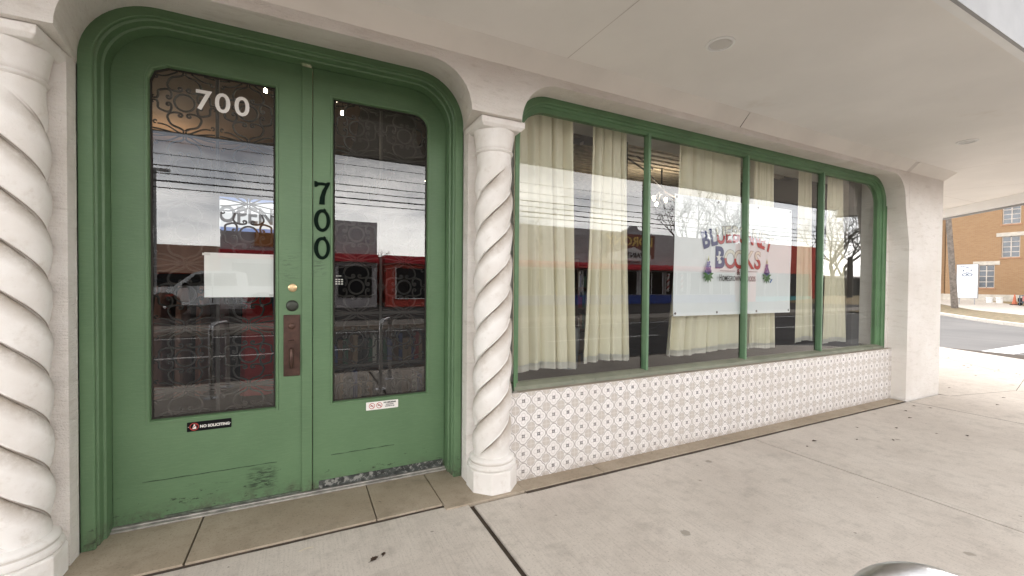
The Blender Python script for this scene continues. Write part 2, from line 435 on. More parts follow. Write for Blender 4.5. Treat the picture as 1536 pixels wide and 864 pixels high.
def slab(m, x0, x1, y0, y1, th=.0135):
    n = max(1, int((x1-x0)/1.0)); 
    for i in range(n):
        a, b = x0+(x1-x0)*i/n, x0+(x1-x0)*(i+1)/n
        m.add([(a,y0,zg(a)),(b,y0,zg(b)),(b,y1,zg(b)),(a,y1,zg(a))], [(0,1,2,3)])
    for y in (y0, y1): m.add([(x0,y,zg(x0)),(x1,y,zg(x1)),(x1,y,zg(x1)-th),(x0,y,zg(x0)-th)], [(0,1,2,3)])
    for x in (x0, x1): m.add([(x,y0,zg(x)),(x,y1,zg(x)),(x,y1,zg(x)-th),(x,y0,zg(x)-th)], [(0,1,2,3)])
rows_y = [(-3.55,-.172)]
prs = [(-20,-5.01),(-5,-1.94),(-1.93,.952),(.985,3.738),(3.752,6.76)]
for a, b in prs:
    yt = -.098 if b < 1 else -.165
    slab(sl, a, b, -3.55, yt)
# beyond the pilaster: corner slab polygons
def zpoly(m, pts): m.poly(pts, [], 0, None, mp=lambda u, w, d: (u, w, zg(u)))
zpoly(sl, [(6.772,-3.55),(9.0,-3.55),(9.0,-.516),(7.66,-.27),(7.62,-.165),(6.772,-.165)])
zpoly(sl, [(9.006,-3.55),(10.1,-3.55),(11.4,-2.9),(11.5,-1.45),(10.5,-.25),(9.006,-.517)])
zpoly(sl, [(9.006,-.510),(10.494,-.246),(11.25,.45),(12.05,1.25),(12.6,6),(12.6,40),(7.66,40),(7.66,-.262)])
zpoly(sl, [(11.406,-2.89),(12.3,-1.75),(12.8,-.6),(13.15,.45),(13.6,1.2),(14.05,2.1),(14.4,4),(14.5,14),(14.5,40),(12.606,40),(12.606,6),(12.056,1.246),(11.256,.445),(10.502,-.246),(11.506,-1.45)])
tag(sl.build('sidewalk', M_conc, normals=True), 'pale broom finished concrete sidewalk with straight joints', None, None, 'structure')
kb = MB(); inner = [(-20,-3.54),(10.12,-3.54),(11.42,-2.9),(12.32,-1.75),(12.82,-.6),(13.17,.45),(13.62,1.2),(14.07,2.1),(14.42,4),(14.52,14),(14.52,40)]
outer = [(-20,-3.7)] + corner
kb.poly(inner + outer[::-1], [], -.14, .002, mp=lambda u, w, d: (u, w, d if d < -.1 else d + zg(u)))
tag(kb.build('curb', M_conc2), 'concrete curb at the edge of the sidewalk', None, None, 'structure')
fj = MB()
for i in range(40):
    xa, xb = 1.36+5.36*i/40, 1.36+5.36*(i+1)/40; fj.quad((xa,-.1745-.002*math.sin(i*1.7),.0012),(xb,-.1745-.002*math.sin((i+1)*1.7),.0012),(xb,-.1445,.0012),(xa,-.1445,.0012))
for i in range(20):
    xa, xb = -1.6+2.55*i/20, -1.6+2.55*(i+1)/20; fj.quad((xa,-.1045-.002*math.sin(i*1.7),.0012),(xb,-.1045-.002*math.sin((i+1)*1.7),.0012),(xb,-.0825,.0012),(xa,-.0825,.0012))
tag(fj.build('joint_filler', M_joint), 'dark dirty joint between the wall ledge and the sidewalk', None, None, 'structure')
# threshold stones and the ledge below the tiled wall
st = MB(); z0 = -.03
for a, b in [(-1.6,-.53),(-.522,.395),(.401,.80)]: st.box(a, b, -.083, .47, z0, .012)
st.box(.806, 1.36, -.145, .47, z0, .010)
for a, b in [(1.363,2.03),(2.036,3.28),(3.286,4.6),(4.606,5.9),(5.906,6.70)]: st.box(a, b, -.145, .02, z0, .008)
tag(st.build('threshold_paving', M_step, bevel=.004), 'tan stone slabs along the foot of the wall', None, None, 'structure')
# crosswalk paint and lane line
pm = MB(); pm.poly([(13.95,.98),(17.0,.98),(24.5,.98),(24.5,1.52),(14.25,1.52)], [], -.131, None, mp=lambda u, w, d: (u, w, d))
pm.poly([(13.95,-1.9),(24.5,-1.9),(24.5,-1.4),(13.7,-1.4)], [], -.131, None, mp=lambda u, w, d: (u, w, d))
pm.poly([(15.6,.1),(15.6,.62),(18.4,.62),(18.4,.1)], [], -.131, None, mp=lambda u, w, d: (u, w, d))
for i in range(-6, 12): pm.box(i*9-3, i*9+1, -7.05, -6.92, -.1325, -.129)
pm.box(-60, 60, -10.6, -10.48, -.1325, -.129)
tag(pm.build('road_marking', M_paint), 'white painted crosswalk line on the asphalt', None, None, 'structure')
# far corner block to the right (rises gently behind the curb)
def zf(x, y=0): return 0.0 if x < 40 else min(.46, (x-40)*.046)
def zpoly2(m, pts, dz=0): m.poly(pts, [], 0, None, mp=lambda u, w, d: (u, w, zf(u)+dz))
fc = MB()
fc.poly([(24.6,-3.6),(24.6,1.4),(26.0,3.38),(27.9,4.93),(32.85,8.13),(60,27),(60,26.6),(33.1,7.93),(28.1,4.73),(26.25,3.22),(24.9,1.3),(24.9,-3.6)], [], -.14, .0, mp=lambda u, w, d: (u, w, d + (zf(u) if d > -.1 else 0)))
tag(fc.build('far_curb', M_conc2), 'concrete curb on the far side of the side street', None, None, 'structure')
def strip(y_off0, y_off1, m, dz):
    base = [(24.9,-3.6),(24.9,1.3),(26.25,3.22),(28.1,4.73),(33.1,7.93)] + [(33.1+13.45*q/8, 7.93+9.335*q/8) for q in range(1, 17)]
    a = [(x+y_off0*.55, y-y_off0*.83) for x, y in base]; b = [(x+y_off1*.55, y-y_off1*.83) for x, y in base]
    m.grid([[(x, y, zf(x)+dz) for x, y in a], [(x, y, zf(x)+dz) for x, y in b]])
v = MB(); strip(-.1, 3.2, v, -.012); tag(v.build('verge', M_dirt), 'strip of brown dirt and dead grass behind the curb', None, None, 'structure')
v = MB(); strip(3.2, 7.0, v, -.006); tag(v.build('far_sidewalk', M_conc2), 'bright concrete sidewalk across the side street', None, None, 'structure')
v = MB()
for o0, o1 in ((7.0,8.2),(8.2,10),(10,13),(13,17),(17,22),(22,30),(30,45)): strip(o0, o1, v, -.014)
tag(v.build('lawn', M_grass), 'dry lawn in front of the tan brick building', None, None, 'structure')
# opposite side of the main street: sidewalk, lot
v = MB(); v.box(-80, 80, -13.0, -11.0, -.14, .02); tag(v.build('opposite_sidewalk', mat('aged grey concrete', (.30,.27,.24), .9, var=.15, vs=2)), 'pale sidewalk on the far side of the main road', None, None, 'structure')
v = MB(); v.box(-80, 80, -60, -13.6, -.14, .03); v.box(-80, 80, -13.58, -13.02, -.14, .015); tag(v.build('parking_lot', M_lot), 'asphalt parking lot across the main road', None, None, 'structure')

# ------------------------------------------------------------------ the corner shop building
shop = empty('shop_building', (0, 0, 0), 'white stucco corner shop with green doors, tiled wall and deep canopy', 'building')

doorF = rr(-.955, .955, 2.51, 2.775, .262, .262)
doorB = rr(-1.02, 1.04, 2.51, 2.88, .33, .33)
winF = rr(1.31, 6.615, 2.45, 2.785, .29, .29)
winF[0] = (1.31, 2.51)
winB = rr(1.36, 6.64, 2.45, 2.80, .27, .33)
winB[0] = (1.36, 2.51)
w = MB()
outl = [(-6,2.51),(-6,2.84),(7.647,2.84),(7.647,2.448),(6.733,2.448),(6.733,1.95)]
outl += winF[::-1] + doorF[::-1] + [(-1.31,2.51)]
w.poly(outl, [], -.15)
loft(w, [(doorF, -.15), (doorB, .25)])
loft(w, [(winF, -.15), (winB, .05)])
# undersides above the columns
w.add([(.955,-.15,2.51),(1.31,-.15,2.51),(1.36,.05,2.51),(1.40,.3,2.51),(1.04,.25,2.51)], [(0,1,2,3,4)])
w.add([(-.955,-.15,2.51),(-1.31,-.15,2.51),(-1.36,.05,2.51),(-1.40,.3,2.51),(-1.02,.25,2.51)], [(0,1,2,3,4)])
w.add([(6.615,-.15,2.45),(6.733,-.15,1.95),(6.733,.05,1.95),(6.64,.05,2.45)], [(0,1,2,3)])
# piers, right pilaster and end wall
w.box(1.04, 1.40, .14, .60, -.02, 2.9)
w.box(-1.38, -1.02, .14, .60, -.02, 2.9)
w.box(6.733, 7.647, -.15, .60, -.12, 2.448)
w.box(6.64, 6.733, .05, .60, .0, 2.448)
w.box(6.62, 7.647, .06, 9.0, 2.449, 3.9)
w.box(6.74, 7.647, .60, 9.0, -.12, 2.449)
w.box(-6, 6.62, .26, .60, 2.885, 3.9)
w.box(-6, -1.38, -.10, .60, -.02, 2.51)
w.box(1.36, 6.64, .02, .60, -.02, .640)
w.box(1.36, 6.62, .16, .60, 2.81, 2.885)
wall = w.build('wall', M_stucco, shop)
# hairline crack grooves
cr = MB(); cr.box(6.708, 6.712, -.1515, -.14, 2.40, 2.835)
cr.build('crack', M_seam, wall)
# cove board and its joints
c = MB()
prof = [(-.152, 2.838), (-.245, 2.939)]
def cove_seg(x0, x1):
    c.add([(x0,-.152,2.838),(x1,-.152,2.838),(x1+.0,-.25,2.94),(x0,-.25,2.94),(x0,-.152,2.94),(x1,-.152,2.94)], [(0,1,2,3),(0,3,4),(1,5,2)])
cove_seg(-6, 3.507); cove_seg(3.517, 6.615)
c.add([(6.70,-.152,2.838),(7.649,-.152,2.838),(7.749,-.25,2.94),(6.70,-.25,2.94),(7.649,4,2.838),(7.749,4,2.94),(6.70,-.152,2.94)], [(0,1,2,3),(1,4,5,2),(0,3,6)])
c.build('cove', M_cove, shop)
for nm_, pts_ in (('corner', [(6.615,-.150,2.838),(6.70,-.150,2.838),(6.70,-.238,2.930),(6.615,-.238,2.930)]), ('mid', [(3.5065,-.151,2.838),(3.5175,-.151,2.838),(3.5175,-.24,2.938),(3.5065,-.24,2.938)])):
    sm = MB(); sm.add(pts_, [(0,1,2,3)]); sm.build('cove_joint', M_seam if nm_ == 'corner' else M_joint, shop)
# canopy
cp = MB()
cpoly = [(-6,-.10),(-6,-1.64),(9.2,-1.64),(13.4,4.0),(7.6,4.0),(7.6,-.10)]
cp.poly(cpoly, [], 2.94, 3.16, mp=lambda u, w, d: (u, w, d))
canopy = cp.build('canopy', M_ceil, shop)
e = MB()
def beam(a, b, wd, z0, z1):
    a = Vector((*a, 0)); b = Vector((*b, 0)); t = (b-a).normalized(); n = Vector((t.y, -t.x, 0))
    p = [a, b, b+n*wd, a+n*wd]
    e.add([(q.x, q.y, z0) for q in p] + [(q.x, q.y, z1) for q in p], [(0,3,2,1),(4,5,6,7),(0,1,5,4),(1,2,6,5),(2,3,7,6),(3,0,4,7)])
beam((9.2,-1.64), (13.4,4.0), .13, 2.80, 3.16)
beam((-6,-1.64), (9.2,-1.64), .05, 2.90, 3.18)
e.build('fascia', M_white, canopy)
e = MB(); beam((-6,-1.692), (9.25,-1.692), .018, 2.885, 3.2); beam((9.31,-1.72), (13.52,3.93), .03, 2.77, 3.2)
e.build('drip_edge', M_drip, canopy)
def seam(a, b, wd=.006):
    sm = MB(); a = Vector((*a, 2.9385)); b = Vector((*b, 2.9385)); n = Vector(((b-a).y, -(b-a).x, 0)).normalized()*wd/2
    sm.quad(a-n, b-n, b+n, a+n); sm.build('seam', M_seam, canopy)
for a_, b_, w_ in [((1.60,-.25),(1.63,-1.64),.006),((7.50,-.25),(7.85,-1.64),.006),((9.006,.281),(9.5,-.75),.006),((-1.2,-.25),(-1.2,-1.64),.006),((7.7,.5),(10.7,.42),.006)]: seam(a_, b_, w_)
for x, y in ((2.36,-.83),(6.19,-.80)):
    d = MB(); d.lathe((x, y, 2.94), [(.085,.0),(.085,-.006),(.070,-.009),(.066,-.002),(.060,.0015)], 36)
    dl = d.build('downlight', M_white, canopy, smooth=True)
    d = MB(); d.lathe((x, y, 2.936), [(.060,.0005),(.060,-.001)], 32); d.build('lens', mat('unlit lamp lens', (.55,.53,.5), .3), dl)

# tiled wall face
tl = MB(); tl.box(1.30, 6.733, 0.0, .02, .006, .6405); tl.build('tiled_base', M_tile, shop)

# ---- twisted columns
def column(cx, cy, hand):
    root = MB()
    # shaft
    n = 144; rows = []; H0, H1 = .225, 2.315; steps = 260
    for i in range(steps+1):
        z = H0 + (H1-H0)*i/steps; row = []
        env = min(1, max(0, (z-.225)/.10))*min(1, max(0, (2.25-z)/.16))
        env = env*env*(3-2*env)
        taper = 1.0 + .05*(1-(z-H0)/(H1-H0))
        for k in range(n):
            s = (k % (n//3))/(n//3)
            th = hand*(2*math.pi*k/n + 2*math.pi*z/.67 - .9)
            q = s**.60 if hand > 0 else s**.60
            rl = .099 + .033*(math.sin(math.pi*q)**.62 if 0 < q < 1 else 0)
            bead = .0105*math.exp(-((s-.955)/.020)**2)
            r = (rl + bead)*env + .119*(1-env)
            r += .0012*math.sin(7*th+z*31) * env
            row.append((cx + r*taper*math.cos(th), cy + r*taper*math.sin(th), z))
        rows.append(row)
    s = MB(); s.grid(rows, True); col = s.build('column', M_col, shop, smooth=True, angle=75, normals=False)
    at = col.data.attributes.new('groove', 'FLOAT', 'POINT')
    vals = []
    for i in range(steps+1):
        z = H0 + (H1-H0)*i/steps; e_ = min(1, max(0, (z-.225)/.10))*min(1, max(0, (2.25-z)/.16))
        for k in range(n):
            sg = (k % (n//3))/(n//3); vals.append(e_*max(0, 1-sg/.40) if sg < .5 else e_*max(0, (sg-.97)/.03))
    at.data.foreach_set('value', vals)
    b = MB(); b.lathe((cx, cy, 0), [(.150,.15),(.163,.158),(.170,.170),(.165,.186),(.150,.192),(.148,.198),(.156,.206),(.156,.217),(.146,.226),(.134,.231),(.120,.236)], 48)
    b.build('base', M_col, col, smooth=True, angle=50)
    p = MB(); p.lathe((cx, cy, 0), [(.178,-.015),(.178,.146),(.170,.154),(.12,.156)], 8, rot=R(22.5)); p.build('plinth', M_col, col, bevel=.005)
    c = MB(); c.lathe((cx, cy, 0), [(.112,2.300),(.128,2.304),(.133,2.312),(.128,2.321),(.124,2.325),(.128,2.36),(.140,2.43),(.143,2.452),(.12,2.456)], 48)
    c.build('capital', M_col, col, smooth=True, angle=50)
    a = MB(); x, y = cx, cy
    def sq(h, z): return [(x-h,y-h,z),(x+h,y-h,z),(x+h,y+h-.02,z),(x-h,y+h-.02,z)]
    a.grid([sq(.138,2.450), sq(.152,2.464), sq(.158,2.470), sq(.160,2.508)], True); a.add(sq(.138,2.45), [(3,2,1,0)]); a.add(sq(.16,2.508), [(0,1,2,3)])
    a.build('abacus', M_col, col, bevel=.004)
    return col
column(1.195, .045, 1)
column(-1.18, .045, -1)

# ---- door frame
def dpath(o, z0=.0): return rr(-1.02+o, 1.04-o, z0, 2.88-o*.8, .33-o*.8, .33-o*.8)
f = MB(); prof = [(0,.235),(0,.25),(.052,.25),(.056,.255),(.056,.272),(.050,.275),(.050,.286),(.060,.294),(.060,.345),(.066,.350),(.070,.352),(.070,.50)]
prof = [(o, y) for o, y in prof]
loft(f, [(dpath(o), y) for o, y in prof])
f.build('door_frame', M_green, shop, smooth=True, angle=30)
th = MB(); th.box(-.95, .97, .385, .432, .012, .022); th.box(-.95, .97, .410, .50, .022, .030); th.build('threshold', mat('scuffed aluminium threshold', (.42,.40,.37), .45, .5, var=.3, vs=15), shop, bevel=.002)

# scrollwork grille
def spiral(cx, cz, r0, r1, a0, turns, n=16):
    return [(cx + (r0+(r1-r0)*i/n)*math.cos(a0+turns*2*math.pi*i/n), cz + (r0+(r1-r0)*i/n)*math.sin(a0+turns*2*math.pi*i/n)) for i in range(n+1)]
def grille(x0, x1, z0, z1, y, bars, zn0, ch):
    """wrought iron scrollwork: nodes at zn0 + k*ch, a ring with four scrolled hearts between the nodes in each half"""
    g = MB(); rad = .0064
    xm = (x0+x1)/2; cw = (x1-x0)/2
    def T(pts, r=rad):
        run = []
        for p in list(pts) + [None]:
            if p is not None and x0 <= p[0] <= x1 and z0 <= p[1] <= z1: run.append(p)
            else:
                if len(run) > 1: g.tube([(a_, y, b_) for a_, b_ in run], r, 5, cap=False)
                run = []
    g.box(xm-.009, xm+.009, y-.006, y+.006, z0, z1)
    for zb in bars: g.box(x0, x1, y-.0075, y+.0075, zb-.009, zb+.009)
    def bez(p, q, r_, s_, n=8):
        return [tuple((1-t)**3*a+3*(1-t)**2*t*b+3*(1-t)*t*t*c_+t**3*d for a, b, c_, d in zip(p, q, r_, s_)) for t in [i/n for i in range(n+1)]]
    def heart(cx, cz, ang, sg, reach, wide):
        u = (math.cos(ang), math.sin(ang)); v_ = (-u[1]*sg, u[0]*sg)
        def L(a, b): return (cx+u[0]*a+v_[0]*b, cz+u[1]*a+v_[1]*b)
        curl = [(.078+.014*(1-i/11)*math.cos(q), .024+.016*(1-i/11)*math.sin(q)) for i, q in enumerate([math.pi+.60*j for j in range(11)])][::-1]
        arm = bez((.064,.024), (.058,.055), (.072,wide*1.25), (.062+reach*.30,wide)) + bez((.062+reach*.30,wide), (.10+reach*.35,wide*.82), (reach*.82,.030), (reach,.004))[1:]
        tip = [(reach+.012+.012*math.cos(q)*(1-i/10), .016+.012*math.sin(q)*(1-i/10)) for i, q in enumerate([-math.pi*.75+.55*j for j in range(9)])]
        T([L(a, b) for a, b in curl + arm]); T([L(a, b) for a, b in tip], .0046)
    k0 = int((z0-zn0)/ch) - 1; k1 = int((z1-zn0)/ch) + 1
    for k in range(k0, k1+1):
        zn = zn0 + k*ch; cz = zn + ch/2
        for ix in (0, 1):
            cx = x0 + cw*(ix+.5)
            T([(cx+.050*math.cos(q), cz+.050*math.sin(q)) for q in [math.pi*2*i/22 for i in range(23)]])
            for q, (rc, wd) in enumerate(((.135,.062),(.168,.078),(.135,.062),(.168,.078))):
                for sg in (1, -1): heart(cx, cz, q*math.pi/2, sg, rc, wd)
            # leaf sprays fanning from the foot of each heart to the bars
            for dx in (-1, 1):
                for sg in (1, -1):
                    T(bez((cx, zn), (cx+dx*.05, zn+sg*.012), (cx+dx*.075, zn+sg*.060), (cx+dx*.128, zn+sg*.050)) , .0048)
                    T(bez((cx, zn), (cx+dx*.06, zn+sg*.004), (cx+dx*.10, zn+sg*.02), (cx+dx*.15, zn+sg*.022)), .0048)
                    T([(cx+dx*.138+.012*math.cos(w_)*(1-i/12), zn+sg*.062+.012*math.sin(w_)*(1-i/12)) for i, w_ in enumerate([-math.pi/2*sg+.6*j*dx for j in range(9)])], .0046)
    return g

def offs(poly_pts, d):   # crude inset of an axis-aligned rounded/chamfered outline about its centre
    xs_ = [p[0] for p in poly_pts]; zs = [p[1] for p in poly_pts]; cx = (min(xs_)+max(xs_))/2; cz = (min(zs)+max(zs))/2
    hx = (max(xs_)-min(xs_))/2; hz = (max(zs)-min(zs))/2
    return [(cx+(p[0]-cx)*(hx-d)/hx, cz+(p[1]-cz)*(hz-d)/hz) for p in poly_pts]
def leaf(side):
    zt = 2.822; z0 = .032; r = .27
    if side == 'l':
        out = [(-.948, z0)] + [(-.948+r+r*math.cos(a), zt-r+r*math.sin(a)) for a in [math.pi-(math.pi/2)*i/12 for i in range(13)]] + [(.0, zt), (.0, z0)]
        x0, x1 = -.785, -.152; rc = .085
        hole = [(x0, .607)] + [(x0, 2.655-rc), (x0+rc*.25, 2.655-rc*.35), (x0+rc, 2.655)] + [(x1, 2.655), (x1, .607)]
    else:
        out = [(.063, z0), (.063, zt)] + [(.968-r+r*math.cos(a), zt-r+r*math.sin(a)) for a in [math.pi/2-(math.pi/2)*i/12 for i in range(13)]] + [(.968, z0)]
        x0, x1 = .185, .832; rc = .10
        hole = [(x0, .602), (x0, 2.65)] + [(x1-rc+rc*math.cos(a), 2.65-rc+rc*math.sin(a)) for a in [math.pi/2-(math.pi/2)*i/8 for i in range(9)]] + [(x1, .602)]
    m = MB(); m.poly(out, [hole], .43, .478); door = m.build('door', M_green, shop, bevel=.003)
    door['label'] = 'left green door leaf with lever pull plate' if side == 'l' else 'right green door leaf with vertical house number'
    # stepped stop around the glass
    s = MB(); s.grid([[(x, y, z) for x, z in offs(hole, d)] for d, y in ((-.016,.4295),(-.014,.4245),(-.004,.4245),(.0,.430),(.004,.452))], True)
    s.build('glass_stop', M_green, door)
    b = MB(); i1 = offs(hole, .003); i2 = offs(hole, .013)
    b.grid([[(x, y, z) for x, z in pp] for pp, y in ((i1,.449),(i2,.447),(i2,.452))], True); b.build('gasket', M_dark, door)
    g = MB(); g.poly(offs(hole, -.006), [], .454, None); g.build('glass_pane', M_glass, door)
    bars = (2.29, .758) if side == 'l' else (1.94, 1.20, .83)
    gr = grille(x0-.01, x1+.01, .60, 2.66, .500, bars, 2.29 if side == 'l' else .83, .383 if side == 'l' else .37); gr.build('iron_grille', M_ironl, door, smooth=True)
    # raised bottom panel line
    k = MB()
    if side == 'l': k.tube([(-.82+.675*i/14, .4297, .2575+.0012*math.sin(i*2.1)) for i in range(15)], [.0012+.0018*abs(math.sin(i*1.3)) for i in range(15)], 5)
    else: k.tube([(.175+.42*i/14, .4297, .246+.004*i/14+.0012*math.sin(i*1.7)) for i in range(15)], [.0008+.0024*abs(math.sin(.4+i*.9)) for i in range(15)], 5)
    k.build('kick_rail_line', M_green2 if False else mat('shadowed paint gap', (.03,.06,.03), .8), door)
    return door
dl_ = leaf('l'); dr_ = leaf('r')
a = MB(); a.box(-.003, .060, .418, .4298, .034, 2.815); a.build('astragal', M_green, dr_, bevel=.004)
sw = MB(); sw.box(.10, .955, .424, .4295, .034, .085); sw.build('door_sweep', mat('worn black door sweep', (.05,.055,.05), .9, var=.5, vs=25, dark=(.25,.25,.23), dth=(.5,.6), dn=30), dr_)
sw = MB(); sw.box(-.72, -.01, .424, .4295, .034, .046); sw.build('door_sweep', mat('worn grey sweep', (.10,.12,.09), .9, var=.5, vs=25), dl_)
hp = MB(); hp.box(-.108, -.012, .421, .43, .805, 1.203)
h1 = hp.build('pull_handle', M_bronze, dl_, bevel=.004)
hb = MB(); hb.tube([(-.062,.425,.985),(-.062,.372,.980),(-.062,.362,.95),(-.062,.362,.90),(-.062,.372,.872),(-.062,.425,.866)], [.008,.012,.013,.013,.011,.008], 10)
hb.lathe((-.060,.421,1.13), [(.020,0),(.020,-.006),(.016,-.010),(.006,-.011)], 20, 'y'); hb.cbox((-.062,.400,1.035), (.030,.05,.012))
for dx in (-.098, -.022):
    hb.lathe((dx,.421,.825), [(.005,0),(.005,-.003),(.002,-.004)], 8, 'y')
HB = hb.build('grip', M_bronze, dl_, smooth=True)
ky = MB(); ky.lathe((-.058,.43,1.262), [(.036,0),(.036,-.006),(.030,-.012),(.016,-.014),(.004,-.014)], 28, 'y'); ky.build('lock_cylinder', mat('dull dark lock metal', (.05,.055,.045), .4, .7), dl_, smooth=True)
ky = MB(); ky.lathe((-.056,.43,1.378), [(.026,0),(.026,-.006),(.021,-.009)], 28, 'y'); ky.lathe((-.056,.4215,1.378), [(.018,0),(.017,-.004),(.004,-.005)], 24, 'y')
ky.build('peep_lock', M_brass, dl_, smooth=True)

# ---- shop window
def wpath(fr): return rr(1.36+.06*fr, 6.64-.115*fr, .645, 2.80-.10*fr, .27-.05*fr, .33-.10*fr)
f = MB(); loft(f, [(wpath(q), y) for q, y in ((0,.04),(0,.05),(.42,.05),(.46,.056),(.46,.072),(.62,.078),(.66,.09),(1.0,.092),(1.0,.14))])
win = f.build('shop_window', M_green2, shop, smooth=True, angle=30)
f = MB(); f.add([(1.37,.045,.645),(6.64,.045,.645),(6.64,.05,.672),(1.37,.05,.672),(6.64,.092,.690),(1.37,.092,.690),(6.64,.14,.690),(1.37,.14,.690)], [(0,1,2,3),(3,2,4,5),(5,4,6,7)])
f.build('bottom_rail', M_sill, win)
f = MB(); f.box(1.385, 6.733, -.004, .048, .6405, .6445); f.build('sill', mat('grey sill mortar', (.33,.29,.24), .8, var=.15), win)
mulls = [2.658, 3.965, 5.285]
for x in mulls:
    f = MB(); f.box(x-.013, x+.013, .066, .128, .684, 2.712); f.build('mullion', M_mull, win, bevel=.004)
gp = wpath(1.0); gx = [1.42] + mulls + [6.53]
def ztop(x):
    for i in range(len(gp)-1):
        if gp[i][0] <= x <= gp[i+1][0] and gp[i+1][0] > gp[i][0]: return gp[i][1] + (gp[i+1][1]-gp[i][1])*(x-gp[i][0])/(gp[i+1][0]-gp[i][0])
    return 2.5
for i in range(4):
    a, b = gx[i], gx[i+1]; xs2 = [a+(b-a)*k/24 for k in range(25)]
    g = MB(); g.poly([(a, .672)] + [(q, (ztop(q) if 1.421 < q < 6.524 else 2.47) + .004) for q in xs2] + [(b, .672)], [], .104, None)
    go = g.build('glass_pane', M_glass, win)
    tilt = [0.0, .0008, -.001, -.0045][i]

# interior shell (part of the building)
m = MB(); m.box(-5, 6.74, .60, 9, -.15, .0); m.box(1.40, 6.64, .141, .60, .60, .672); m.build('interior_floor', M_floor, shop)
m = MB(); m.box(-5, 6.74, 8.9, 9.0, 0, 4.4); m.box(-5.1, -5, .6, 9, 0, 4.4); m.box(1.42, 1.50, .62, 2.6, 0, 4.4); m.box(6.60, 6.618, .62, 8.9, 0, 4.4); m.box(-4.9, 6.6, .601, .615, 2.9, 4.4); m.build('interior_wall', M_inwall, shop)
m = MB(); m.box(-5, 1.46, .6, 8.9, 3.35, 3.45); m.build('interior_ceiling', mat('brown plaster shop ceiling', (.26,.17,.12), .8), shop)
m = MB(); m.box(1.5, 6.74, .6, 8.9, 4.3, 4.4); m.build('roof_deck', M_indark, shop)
# slatted ceiling
m = MB(); y = .9
while y < 6.5:
    zz = 3.02 + (y-.9)*.13
    m.box(3.0, 6.58, y, y+.075, zz, zz+.03); y += .20
for x in (3.4, 4.2, 5.0, 5.8, 6.6): 
    m.add([(x-.03,.9,3.05),(x+.03,.9,3.05),(x+.03,6.5,3.78),(x-.03,6.5,3.78),(x-.03,.9,3.13),(x+.03,.9,3.13),(x+.03,6.5,3.86),(x-.03,6.5,3.86)], [(0,3,2,1),(4,5,6,7),(0,1,5,4),(1,2,6,5),(2,3,7,6),(3,0,4,7)])
m.build('lattice_ceiling', M_slat, shop)
m = MB()
for x in (2.0, 2.5, 2.95):
    m.add([(x,1.0,2.95),(x+.10,1.0,2.95),(x+.55,5.5,4.2),(x+.45,5.5,4.2),(x,1.0,3.10),(x+.10,1.0,3.10),(x+.55,5.5,4.3),(x+.45,5.5,4.3)], [(0,3,2,1),(4,5,6,7),(0,1,5,4),(1,2,6,5),(2,3,7,6),(3,0,4,7)])
m.build('rafter', M_wood, shop)
m = MB(); m.box(2.70, 2.84, .55, .72, 0, 4.3); m.build('interior_post', M_indark, shop)
# arched opening of the inner partition behind the right leaf
m = MB(); xs3 = (.32, 1.30)
out = [(.30,0),(.30,2.35),(.50,2.95),(.56,3.34),(1.08,3.34),(1.10,2.95),(1.42,2.3),(1.42,0)]
hole = [(.62,0.01),(.62,2.2)] + [(.83+.21*math.cos(a), 2.2+.42*math.sin(a)) for a in [math.pi-math.pi*i/14 for i in range(1,14)]] + [(1.04,2.2),(1.04,.01)]
m.poly(out, [hole], 1.9, 2.0); m.build('inner_arch', M_indark, shop)

# ------------------------------------------------------------------ signs and lettering on the front
def digits_mb(kind, cx, cz, h, y0, y1, m):
    wd = h*.66
    if kind == '0':
        o_ = circ(cx, cz, 1, 32, wd*.5, h*.5); i_ = circ(cx+.002, cz, 1, 32, wd*.26, h*.36)
        m.poly(o_, [i_], y0, y1)
        m.poly([(cx+.004,cz+h*.46),(cx+.012,cz+h*.55),(cx+.026,cz+h*.47),(cx+.014,cz+h*.42)], [], y0-.001, y1)
    else:
        s = h
        p = [(-.36,.34),(-.36,.50),(-.25,.50),(-.20,.455),(0,.47),(.18,.45),(.26,.50),(.37,.50),(.36,.42),(.20,.10),(.13,-.15),(.12,-.5),(-.14,-.5),(-.10,-.20),(0,.10),(.14,.33),(.0,.345),(-.16,.33),(-.24,.25),(-.34,.24)]
        m.poly([(cx+a*s*.88, cz+b*s) for a, b in p], [], y0, y1)
root, add = thing('house_number', (.116,.428,1.83), 'dark green vertical number 700 on the right door stile', 'house number')
for kd, z in (('7',2.008),('0',1.826),('0',1.642)):
    m = MB(); digits_mb(kd, .118, z, .150, .4215, .4295, m); add(m, 'digit', M_dgreen, bevel=.002)
root, add = thing('window_lettering', (-.44,.452,2.5), 'white number 700 lettered on the left door glass', 'lettering')
for ch, x in (('7',-.532),('0',-.435),('0',-.335)):
    m = MB(); put_text(m, ch, x, .4525, 2.445, .165, .0025, 1.02, 1.0, 0, .0006); add(m, 'digit', M_vinyl)
root, add = thing('blank_paper', (-.34,.449,1.31), 'blank white sheet of paper taped inside the left door glass', 'paper')
m = MB(); rows = []
for i in range(13):
    rows.append([(-.531+.381*i/12, .458+.0012*math.sin(i*1.3+j)*1, 1.318+.272*j/8) for j in range(9)])
m.grid(rows); add(m, 'sheet', M_paper, smooth=True)
M_tape = mat('clear tape', (.75,.76,.76), .2)
for x, z in ((-.52,1.58),(-.165,1.58),(-.17,1.33)):
    m = MB(); m.box(x-.02, x+.02, .4562, .4566, z-.007, z+.007); add(m, 'tape', M_tape)
